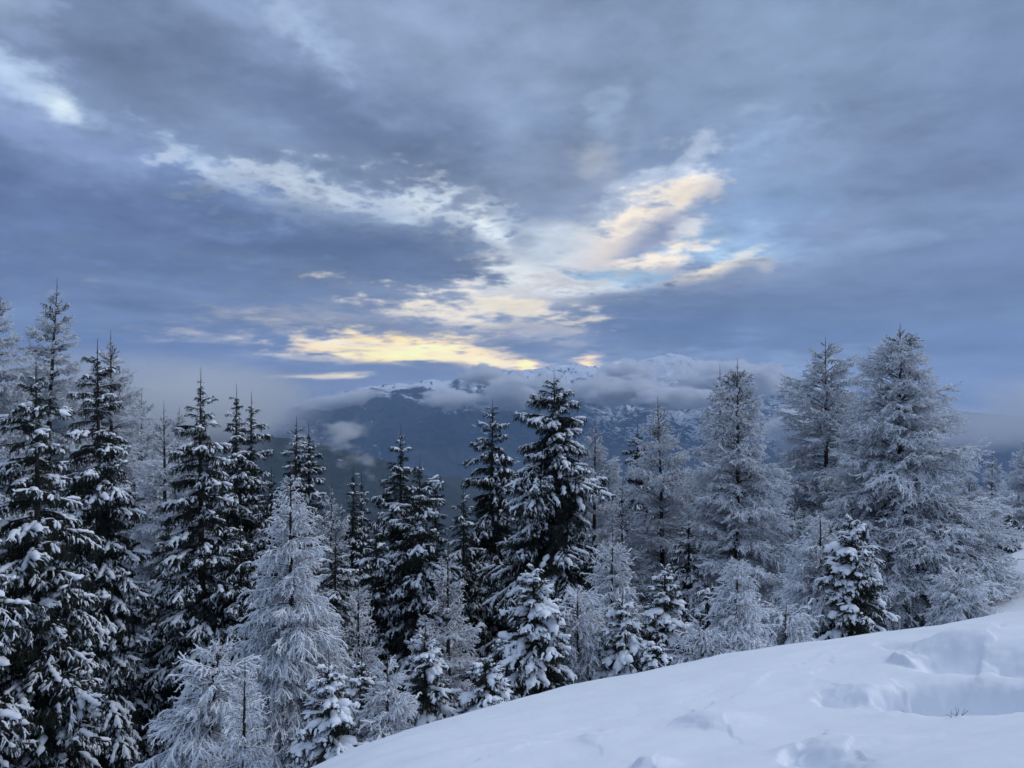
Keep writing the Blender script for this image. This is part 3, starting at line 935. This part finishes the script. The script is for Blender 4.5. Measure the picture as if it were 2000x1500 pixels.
# ------------------------------------------------------------------ trees
def trunk_mesh(H, r0, lean, seed, bare_top=.02):
    rng = np.random.RandomState(seed)
    n = 14
    z = np.linspace(-.5, H, n)
    t = np.clip(z / H, 0, 1)
    ph = rng.uniform(0, 6.28, 2)
    P = np.stack([lean[0] * t ** 1.3 + .012 * H * np.sin(t * 5 + ph[0]) * t * (1 - t), lean[1] * t + .01 * H * np.sin(t * 4 + ph[1]) * t * (1 - t), z], 1)
    rad = r0 * (1 - t) ** .85 + .009
    rad[0] *= 1.25; rad[1] *= 1.1
    g = Geo()
    g.tube(P, rad, 9, 0)
    return g.mesh('trunk', [M_BARK]), P

def add_part(name, me, parent, mat=None):
    o = bpy.data.objects.new(name, me)
    C.objects.link(o); o.parent = parent
    if mat is not None: o.matrix_basis = mat
    return o

SUPER = {'spruce': .54, 'larch': .75}
def tree(kind, label, x, ytop, d, H=None, ybase=None, hw=90, style='far', group=None, seed=None, nb=None, lean=0.0, bare=.06, power=None, asym=0.0, name=None, cat=None, white=0):
    """kind spruce/larch; hw = half width in photo pixels near the crown's foot"""
    seed = seed if seed is not None else int(x * 7 + ytop * 3) % 9973
    rng = random.Random(seed)
    X, Y, Ztop = px2w(x, ytop, d)
    if ybase is not None: H = (ybase - ytop) / FPX * d
    Zb = Ztop - H
    Rm = hw / FPX * d
    root = bpy.data.objects.new(name or kind + '_tree', None)
    C.objects.link(root)
    root.empty_display_size = .3
    root.location = (X, Y, Zb)
    tag(root, label, cat or (kind + ' tree'), group)
    r0 = max(.02, .0125 * H + .01)
    me, TP = trunk_mesh(H, r0, (lean, 0), seed)
    add_part('trunk', me, root)
    p = power or (.78 if (style == 'sap' and kind == 'spruce') else SUPER[kind])
    # boughs in loose whorls from the top down
    if kind == 'spruce':
        lib = {'far': ('far_s', 'far_m', 'far_l'), 'near': ('near_s', 'near_m', 'near_l'), 'sap': ('sap_s', 'sap_m', 'sap_m')}[style]
        libs = [SPR[k] for k in lib]
    else:
        lib = {'far': ('s', 'm', 'l'), 'near': ('s', 'm', 'l'), 'sap': ('ws', 'wm', 'wm')}[style]
        libs = [LAR[k] for k in lib]
        if white: libs = [LAR[k] for k in ('ws', 'wm', 'wm')]
    n_b = int(min(300, (nb * 1.35) if nb else (60 + 11.5 * H + 22 * Rm) * (1.0 if kind == 'spruce' else .85)))
    Rm *= 1.18 if kind == 'spruce' else 1.02
    ga = rng.uniform(0, 6.28)
    hmax = 1 - bare
    for k in range(n_b):
        u = (k + .5) / n_b
        h = (u ** .80) * hmax         # 0 top .. 1 foot; denser per metre above
        h = min(hmax, max(.004, h + rng.gauss(0, .008)))
        zz = H * (1 - h)
        ga += 2.39996 + rng.gauss(0, .35)
        prof = h ** p
        if kind == 'larch':
            prof = min(1.0, (h / .62)) ** p * (1.0 + .10 * math.sin(h * 23 + seed))
        else:
            prof *= 1.0 + .13 * math.sin(h * 31 + seed)
        Lb = Rm * prof * rng.choice((.7, .85, .95, 1.0, 1.05, 1.2)) * rng.uniform(.93, 1.07) * (1 + asym * math.cos(ga)) + .04 + .12 * min(1.0, h * 25)
        if kind == 'larch' and rng.random() < .15: Lb *= .6
        fill = kind == 'spruce' and rng.random() < .42                    # inner boughs, sheltered from the snow
        if fill: Lb *= .66
        if h < .05: Lb = max(.06, Lb * .9)
        cls = libs[0] if Lb < .7 else (libs[1] if Lb < 1.35 else libs[2])
        nat, bm, sm = rng.choice(cls)
        if fill and style == 'far':
            nat, bm, sm = rng.choice(SPR['near_s' if Lb < .7 else ('near_m' if Lb < 1.35 else 'near_l')])
        if fill: sm = None
        s = Lb / nat
        if kind == 'spruce':
            pitch = .85 * (1 - h) ** 11 - .10 - .26 * h + rng.gauss(0, .10)
        else:
            pitch = .62 * (1 - h) ** 3 + (.04 - .30 * h) + rng.gauss(0, .15)
        if style == 'sap':
            pitch += .30 * (1 - h) if kind == 'spruce' else .12
        ti = zz / H
        i = np.interp(zz, TP[:, 2], np.arange(len(TP)))
        px_ = float(np.interp(zz, TP[:, 2], TP[:, 0])); py_ = float(np.interp(zz, TP[:, 2], TP[:, 1]))
        # short boughs keep a believable twig size: widen less than they lengthen
        sw = s ** .75 if s < 1 else s
        M = (Matrix.Translation((px_, py_, zz)) @ Matrix.Rotation(ga, 4, 'Z') @ Matrix.Rotation(-pitch, 4, 'Y')
             @ Matrix.Rotation(rng.gauss(0, .22), 4, 'X') @ Matrix.Diagonal((s, sw * rng.uniform(.85, 1.15), sw, 1)))
        b = add_part('bough', bm, root, M)
        if sm is not None:
            add_part('snow', sm, b)
    # the dark heart of twigs round the trunk, too many to tell apart
    if kind == 'spruce':
        rr = np.random.RandomState(seed)
        g = Geo()
        K = int(60 * H * min(1.0, .35 + Rm * .4)) + 60
        for k in range(K):
            h = rr.uniform(.01, hmax)
            r1 = Rm * min(1, h ** p) * .30 * min(1, .4 + 2.2 * h)
            z1 = H * (1 - h)
            a = rr.uniform(0, 6.283)
            bx, by = float(np.interp(z1, TP[:, 2], TP[:, 0])), float(np.interp(z1, TP[:, 2], TP[:, 1]))
            q = rr.uniform(.1, .75) * r1
            ln = rr.uniform(.5, 1.0) * r1 * .7 + .05
            P = arc((bx + q * math.cos(a), by + q * math.sin(a), z1), a, rr.uniform(-.5, .2), ln, .6, 3, rr)
            needles(g, P, rr, .03, .07, .011, 0, hang=.3)
        o = add_part('inner_twigs', g.mesh('inner_twigs', [M_NEEDLE]), root)
        o['kind'] = 'stuff'
    # leader
    lf = max(1.0, d / 24.0)
    g = Geo()
    g.tube(np.array([[0, 0, 0], [.005, 0, .12], [0, .004, (.32 if style == 'sap' else .26 + .01 * H)]]), [.012 * lf, .010 * lf, .005 * lf], 4, 0)
    top = TP[-1]
    M_ = (M_FROST if kind == 'larch' else M_LIMB)
    add_part('leader', g.mesh('leader', [M_]), root, Matrix.Translation((float(top[0]), float(top[1]), H - .03)))
    return root

GS, GL, GP_, GB = 'snow-laden spruces of the tree belt', 'frosted larches of the tree belt', 'young trees along the brow of the snow slope', 'trees standing behind the front rows'
T = [
 # kind, label, x, ytop, d, H, ybase, hw, style, group, extras
 ('spruce', 'large near spruce filling the lower left corner, boughs thick with snow', 70, 733, 15, 13, None, 172, 'near', GS, {}),
 ('spruce', 'snowy spruce cut off by the left edge of the picture', -95, 770, 13, 12, None, 165, 'near', GS, {}),
 ('spruce', 'tall dark spruce second from the left edge, with a thin bare leader', 190, 688, 20, 15, None, 142, 'near', GS, {}),
 ('larch', 'tallest frosted larch at far left, its dark leaning trunk showing', 74, 562, 31, 18, None, 120, 'far', GL, {'lean': .8}),
 ('larch', 'frosted larch cut by the left edge, beside the tallest larch', -12, 570, 29, 17, None, 150, 'far', GL, {}),
 ('larch', 'slim frosted larch rising behind the dark second spruce', 216, 662, 33, 17, None, 125, 'far', GL, {}),
 ('larch', 'small greyish larch just right of the slim larch at left', 276, 772, 40, 16, None, 95, 'far', GB, {'nb': 215}),
 ('larch', 'rounded white larch between two dark spruces on the left', 320, 802, 27, 13, None, 95, 'far', GL, {}),
 ('larch', 'faint thin larch top beside the dark pointed spruce', 350, 806, 46, 15, None, 75, 'far', GB, {'nb': 200}),
 ('spruce', 'dark pointed spruce with drooping snow-tipped boughs, standing clear at left', 392, 745, 21, 15, None, 118, 'near', GS, {}),
 ('spruce', 'left one of the close pair of snowy spruces', 462, 770, 27, 16, None, 82, 'far', GS, {}),
 ('spruce', 'right one of the close pair of snowy spruces, slightly lower', 491, 785, 28, 16, None, 80, 'far', GS, {}),
 ('larch', 'bright white bare larch in front of the spruces left of centre', 568, 925, 15.5, None, 1560, 104, 'near', GL, {'nb': 190, 'power': 1.0, 'white': 1}),
 ('spruce', 'spruce with a sharp top directly above the bright white larch', 579, 830, 34, 17, None, 72, 'far', GS, {}),
 ('spruce', 'narrow spruce leaning against the sharp-topped one, a touch lower', 603, 842, 35, 17, None, 72, 'far', GS, {}),
 ('larch', 'hazy frosted larch right behind the bright white larch', 648, 955, 26, 12, None, 85, 'far', GL, {}),
 ('spruce', 'small twin-topped spruce, left top', 690, 925, 36, 14, None, 45, 'far', GS, {}),
 ('spruce', 'small twin-topped spruce, right top with hazy valley behind', 706, 940, 37, 14, None, 48, 'far', GS, {}),
 ('spruce', 'dark spruce with a ragged pointed top left of the picture centre', 783, 848, 29, 15, None, 98, 'far', GS, {}),
 ('spruce', 'thickly snowed spruce just right of the ragged pointed one', 820, 912, 24, 12, None, 118, 'near', GS, {}),
 ('spruce', 'low spruce top on the right shoulder of the thickly snowed spruce', 851, 940, 30, 13, None, 60, 'far', GS, {}),
 ('spruce', 'narrow tall spruce left of the big central spruce', 962, 795, 31, 16, None, 108, 'far', GS, {}),
 ('spruce', 'low snowy spruce between the centre gap and the narrow tall spruce', 905, 965, 27, 11, None, 72, 'far', GS, {}),
 ('spruce', 'big dark central spruce, its tip against the low clouds', 1082, 738, 24, None, 1440, 138, 'near', GS, {'nb': 230}),
 ('larch', 'pale larch half hidden behind the right side of the central spruce', 1162, 830, 33, 14, None, 105, 'far', GL, {}),
 ('spruce', 'thin dark spruce tip seen beside the round-topped larch', 1245, 842, 44, 14, None, 60, 'far', GB, {}),
 ('larch', 'broad round-topped larch right of centre with a dark bent trunk', 1300, 790, 28, 12, None, 118, 'far', GL, {'lean': -.3}),
 ('larch', 'left and darker of the twin-peaked larches', 1406, 730, 30, 14, None, 92, 'far', GL, {}),
 ('larch', 'right of the twin-peaked larches, heavily frosted down its front', 1440, 718, 25, None, 1330, 122, 'far', GL, {'nb': 200}),
 ('larch', 'larch with an open crown and bare trunk beside the biggest larch', 1612, 674, 32, None, 1300, 118, 'far', GL, {'power': .42, 'nb': 170}),
 ('larch', 'biggest larch, broad and silvery, standing at the right', 1758, 648, 26.5, None, 1236, 166, 'far', GL, {'nb': 290, 'power': .72, 'bare': .03}),
 # behind the front rows
 ('larch', 'small distant larch above the snow at far right', 1938, 890, 56, None, 1110, 42, 'far', GB, {}),
 ('larch', 'larch cut by the right edge of the picture', 2012, 862, 42, None, 1110, 62, 'far', GB, {}),
 ('larch', 'grey larch behind the right flank of the biggest larch', 1893, 925, 50, None, 1140, 60, 'far', GB, {}),
 ('spruce', 'dark little spruce on the brow at far right', 1972, 1005, 36, None, 1105, 30, 'far', GB, {}),
 ('larch', 'low larch beside the dark little spruce at far right', 1925, 985, 38, None, 1125, 50, 'far', GB, {}),
 ('larch', 'bushy frosted larch under the larch at the right edge', 1995, 980, 46, None, 1095, 48, 'far', GB, {}),
 ('spruce', 'dark filler spruce deep behind the two left spruces', 135, 900, 26, 14, None, 110, 'far', GB, {}),
 ('spruce', 'shaded spruce behind the gap right of the second spruce', 262, 930, 28, 14, None, 100, 'far', GB, {}),
 ('spruce', 'shaded spruce low behind the dark pointed spruce', 330, 1010, 24, 12, None, 95, 'far', GB, {}),
 ('spruce', 'shaded spruce right of the close pair', 530, 930, 27, 14, None, 85, 'far', GB, {}),
 ('spruce', 'shaded spruce behind the left foot of the white larch', 470, 1030, 21, 10, None, 100, 'far', GB, {}),
 ('spruce', 'deep shaded spruce right of the white larch', 655, 1060, 21, 9, None, 90, 'far', GB, {}),
 ('spruce', 'shaded spruce below the twin-topped small spruce', 735, 1030, 24, 10, None, 85, 'far', GB, {}),
 ('larch', 'drooping grey larch in the hollow below the thickly snowed spruce', 875, 1075, 19.5, 8, None, 78, 'far', GL, {}),
 ('larch', 'sparse larch bough screen low in the hollow left of centre', 700, 1150, 19, 7, None, 80, 'far', GL, {}),
 ('spruce', 'shaded spruce between the narrow and the central spruce', 1015, 985, 29, 13, None, 80, 'far', GB, {}),
 ('larch', 'greyish larch between the central spruce and the round-topped larch', 1215, 965, 27, 10, None, 80, 'far', GB, {}),
 ('spruce', 'shaded spruce behind the foot of the round-topped larch', 1345, 1020, 25, 8, None, 70, 'far', GB, {}),
 ('larch', 'pale larch between the twin peaks and the open-crowned larch', 1520, 900, 34, 12, None, 85, 'far', GB, {}),
 ('larch', 'low pale larch in the gap before the open-crowned larch', 1552, 1000, 26, None, 1290, 80, 'far', GB, {}),
 ('larch', 'grey larch behind the left side of the biggest larch', 1680, 880, 34, None, 1280, 90, 'far', GB, {}),
 # young trees on the brow
 ('larch', 'bent frosted larch sapling fanning out at the bottom left', 395, 1262, 12.5, 3.2, None, 92, 'sap', GP_, {'nb': 85, 'power': .45, 'lean': .3}),
 ('larch', 'small drooping white sapling right of the fanning one', 478, 1325, 11.5, 2.6, None, 46, 'sap', GP_, {'nb': 60, 'power': .6}),
 ('spruce', 'young snowed spruce at the foot of the bright white larch', 642, 1305, 11.5, 2.1, None, 82, 'sap', GP_, {}),
 ('spruce', 'slim young spruce second along the brow from the left', 706, 1300, 12.5, 1.9, None, 50, 'sap', GP_, {}),
 ('larch', 'rimed sapling squeezed between two young spruces on the left brow', 757, 1300, 12, 1.75, None, 50, 'sap', GP_, {'power': .7}),
 ('spruce', 'upright young spruce whose needle tip points above its fellows, left of the gap', 830, 1240, 13, 2.1, None, 68, 'sap', GP_, {}),
 ('spruce', 'small round young spruce left of the bushy one', 948, 1290, 12.5, 1.15, None, 58, 'sap', GP_, {}),
 ('spruce', 'bushy young spruce below the central spruce, largest on the brow', 1042, 1108, 14, None, 1400, 92, 'sap', GP_, {'nb': 110}),
 ('larch', 'arching white larch bush right of the bushy young spruce', 1128, 1165, 15, None, 1370, 62, 'sap', GP_, {'power': .4, 'nb': 60}),
 ('larch', 'twiggy frosted larch sapling behind the arching bush', 1196, 1050, 18, None, 1370, 66, 'sap', GP_, {'power': .75, 'nb': 75}),
 ('spruce', 'thin young spruce with spread snowy arms, right of the arching bush', 1216, 1175, 14.5, None, 1335, 50, 'sap', GP_, {}),
 ('spruce', 'young spruce with a star-like snowy top', 1298, 1105, 15, None, 1325, 62, 'sap', GP_, {}),
 ('spruce', 'tiny spruce sprig poking from the snow edge', 1282, 1258, 13, None, 1322, 20, 'sap', GP_, {'nb': 20}),
 ('spruce', 'small dark young spruce left of the shining white sapling', 1382, 1140, 19, None, 1290, 34, 'near', GP_, {'nb': 50}),
 ('larch', 'shining white larch sapling shaped like a bell', 1440, 1095, 14.5, None, 1290, 47, 'sap', GP_, {'nb': 75, 'power': .95}),
 ('larch', 'low rimed bush at the snow edge beside the bell-shaped sapling', 1375, 1240, 14, None, 1310, 50, 'sap', GP_, {'nb': 30, 'power': .3}),
 ('larch', 'feathery white larch sapling leaning on the snowed young spruce', 1602, 1005, 18, None, 1275, 74, 'sap', GP_, {'nb': 80, 'power': .85}),
 ('spruce', 'dark-hearted young spruce in front of the biggest larch', 1664, 1008, 17, None, 1262, 80, 'sap', GP_, {'nb': 90}),
 ('larch', 'low rimed scrub lying on the snow under the right skirt of the biggest larch', 1893, 1108, 27, None, 1178, 46, 'sap', GP_, {'nb': 60, 'power': .3}),
 ('larch', 'crooked rimed scrub at the brow where the biggest larch meets the snow', 1872, 1128, 21, None, 1226, 50, 'sap', GP_, {'nb': 60, 'power': .35}),
 ('larch', 'thin rimed scrub on the far snow brow at the right edge', 1950, 1092, 30, None, 1128, 34, 'sap', GP_, {'nb': 40, 'power': .3}),
 ('larch', 'low feathery bush at the snow edge left of the feathery sapling', 1535, 1195, 16, None, 1285, 55, 'sap', GP_, {'nb': 35, 'power': .3}),
]
for (kind, label, x, yt, d, H, yb, hw, style, group, ex) in T:
    tree(kind, label, x, yt, d, H, yb, hw, style, group, **ex)


# ------------------------------------------------------------------ low clouds against the range
def cloud_material(name, density, soft, feature, thresh, seed, col=(1, 1, 1)):
    m = bpy.data.materials.new(name); m.use_nodes = True
    t = m.node_tree
    for n in list(t.nodes): t.nodes.remove(n)
    out = tnode(t, 'ShaderNodeOutputMaterial')
    pv = tnode(t, 'ShaderNodeVolumePrincipled')
    pv.inputs['Color'].default_value = (*col, 1)
    pv.inputs['Anisotropy'].default_value = .25
    t.links.new(pv.outputs[0], out.inputs['Volume'])
    tc = tnode(t, 'ShaderNodeTexCoord'); g = tnode(t, 'ShaderNodeNewGeometry')
    ln = tnode(t, 'ShaderNodeVectorMath', operation='LENGTH'); t.links.new(tc.outputs['Object'], ln.inputs[0])
    mp = tnode(t, 'ShaderNodeMapping'); mp.inputs['Scale'].default_value = (1 / feature, 1 / feature, 1.9 / feature)
    mp.inputs['Location'].default_value = (seed, seed * 2.1, 0)
    t.links.new(g.outputs['Position'], mp.inputs[0])
    n = tnode(t, 'ShaderNodeTexNoise'); n.inputs['Scale'].default_value = 1.0; n.inputs['Detail'].default_value = 6; n.inputs['Roughness'].default_value = .6
    t.links.new(mp.outputs[0], n.inputs['Vector'])
    f = tnode(t, 'ShaderNodeMapRange', interpolation_type='SMOOTHSTEP')      # 1 in the middle, 0 at the skin
    f.inputs[1].default_value = 1.0; f.inputs[2].default_value = .15
    t.links.new(ln.outputs['Value'], f.inputs[0])
    n3 = tnode(t, 'ShaderNodeMath', operation='MULTIPLY'); n3.inputs[1].default_value = 2.6; t.links.new(n.outputs[0], n3.inputs[0])
    a = tnode(t, 'ShaderNodeMath', operation='ADD'); t.links.new(f.outputs[0], a.inputs[0]); t.links.new(n3.outputs[0], a.inputs[1])
    q = tnode(t, 'ShaderNodeMapRange', interpolation_type='SMOOTHSTEP')
    q.inputs[1].default_value = thresh; q.inputs[2].default_value = thresh + soft; q.inputs[4].default_value = density
    t.links.new(a.outputs[0], q.inputs[0])
    # nothing may reach the skin of the mesh
    k = tnode(t, 'ShaderNodeMath', operation='MULTIPLY'); t.links.new(q.outputs[0], k.inputs[0])
    e = tnode(t, 'ShaderNodeMapRange', interpolation_type='SMOOTHSTEP'); e.inputs[1].default_value = 1.0; e.inputs[2].default_value = .75
    t.links.new(ln.outputs['Value'], e.inputs[0]); t.links.new(e.outputs[0], k.inputs[1])
    t.links.new(k.outputs[0], pv.inputs['Density'])
    return m

import bmesh
def cloud(label, px, py, d, rx, ry, depth, mat, tilt=0.0):
    me = bpy.data.meshes.new('cloud')
    bm = bmesh.new(); bmesh.ops.create_icosphere(bm, subdivisions=3, radius=1.0); bm.to_mesh(me); bm.free()
    me.materials.append(mat)
    o = bpy.data.objects.new('cloud', me); C.objects.link(o)
    o.location = px2w(px, py, d)
    k = 1.45 if mat in (C_PUFF, C_WISP) else 1.0
    o.scale = (k * rx / FPX * d, depth, k * ry / FPX * d)
    o.rotation_euler = (0, R(tilt), 0)
    tag(o, label, 'cloud', 'low clouds and mist hanging on the slopes', 'thing')
    return o

C_PUFF = cloud_material('cumulus_scraps', .022, .45, 230, 1.84, 3.0)
C_VEIL = cloud_material('thin_veil', .0024, .8, 500, 1.85, 8.0)
C_FOG = cloud_material('fog_bank', .0018, .8, 900, 1.35, 5.0)
C_NEAR = cloud_material('near_fog', .0085, .9, 380, 1.35, 7.0)
C_WISP = cloud_material('rising_wisps', .020, .5, 75, 2.05, 1.0)
cloud('pale fog bank swallowing the left end of the range', 330, 775, 4600, 400, 120, 1500, C_FOG)
cloud('thin fog veil over the wooded spur at left', 330, 800, 1700, 420, 120, 350, C_NEAR)
cloud('ragged wisps of mist rising off the wooded spur', 640, 858, 1900, 110, 62, 130, C_WISP, -15)
cloud('small torn wisp low on the spur beside the spruce tops', 700, 905, 1850, 70, 40, 90, C_WISP, 20)
cloud('flat grey scrap of cloud across the left shoulder of the range', 660, 782, 8300, 95, 20, 500, C_PUFF, -10)
cloud('bright cumulus scrap hanging left of the central spruce', 880, 780, 8200, 75, 27, 450, C_PUFF)
cloud('tall cumulus scrap touching the tip of the central spruce', 990, 770, 8300, 85, 48, 450, C_PUFF, -15)
cloud('cloud standing on the ridge between the two sunlit puffs', 1065, 752, 8800, 62, 34, 400, C_PUFF)
cloud('broad cloud right of the central spruce', 1200, 762, 8400, 125, 38, 600, C_PUFF)
cloud('long cloud shelf below the highest snow slopes', 1310, 778, 8200, 165, 26, 500, C_PUFF)
cloud('pale cloud heaped just left of the central spruce tip', 950, 735, 8900, 70, 26, 400, C_PUFF)
cloud('cloud heap right of the sunlit puff on the ridge', 1230, 728, 9000, 80, 30, 500, C_PUFF)
cloud('hazy cloud wrapping the right end of the ridge', 1430, 745, 8800, 150, 50, 700, C_PUFF)
cloud('thin veil over the highest peak', 1330, 712, 9200, 190, 34, 600, C_VEIL)
cloud('white cloud bank seen between the right-hand larches', 1560, 835, 7000, 80, 62, 500, C_PUFF)
cloud('pale mist lying behind the far right trees', 1890, 835, 6500, 230, 62, 900, C_FOG)
cloud('low mist in the right background above the brow', 2150, 800, 5200, 320, 110, 900, C_FOG)

# ------------------------------------------------------------------ dry stems in the dug hollow
def stems(px, py, n, seed, label):
    rng = np.random.RandomState(seed)
    gx, gy = hit_ground(px, py)
    root = bpy.data.objects.new('dry_twig', None); C.objects.link(root)
    root.location = (gx, gy, float(near_z(np.array([gx]), np.array([gy]))[0]) - .02)
    tag(root, label, 'twig', 'dry twigs poking out of the snow hollow')
    for k in range(n):
        g = Geo()
        P = arc((rng.uniform(-.05, .05), rng.uniform(-.06, .06), 0), rng.uniform(0, 6.28), rng.uniform(.7, 1.4), rng.uniform(.07, .16), rng.uniform(.2, 1.2), 6, rng, wob=.2)
        g.tube(P, np.linspace(.0022, .001, 6), 4, 0)
        p, yw, ph = heading(P, .55)
        g.tube(arc(p, yw + .8, ph, .05, .2, 3, rng, wob=.1), [.0015, .001, .0008], 3, 0)
        add_part('stem', g.mesh('stem', [M_BARK]), root)
stems(1850, 1374, 5, 1, 'upper tuft of dry twigs poking out of the dug hollow in the snow')
stems(1858, 1400, 4, 2, 'lower tuft of dry twigs near the lip of the snow hollow')

# ------------------------------------------------------------------ haze
hz = bpy.data.materials.new('haze'); hz.use_nodes = True
t = hz.node_tree
for n in list(t.nodes): t.nodes.remove(n)
out = tnode(t, 'ShaderNodeOutputMaterial'); pv = tnode(t, 'ShaderNodeVolumePrincipled')
pv.inputs['Color'].default_value = (.42, .64, 1.0, 1)
pv.inputs['Density'].default_value = HAZE
pv.inputs['Anisotropy'].default_value = .2
t.links.new(pv.outputs[0], out.inputs['Volume'])
x0, x1, y0, y1, z0, z1 = -14500, 14500, -14500, 14500, -1400, 960
V = [(x, y, z) for z in (z0, z1) for y in (y0, y1) for x in (x0, x1)]
F = [(0, 2, 3, 1), (4, 5, 7, 6), (0, 1, 5, 4), (2, 6, 7, 3), (0, 4, 6, 2), (1, 3, 7, 5)]
haze = tag(mesh_obj('haze', V, F, [hz], smooth_=False), kind='stuff')
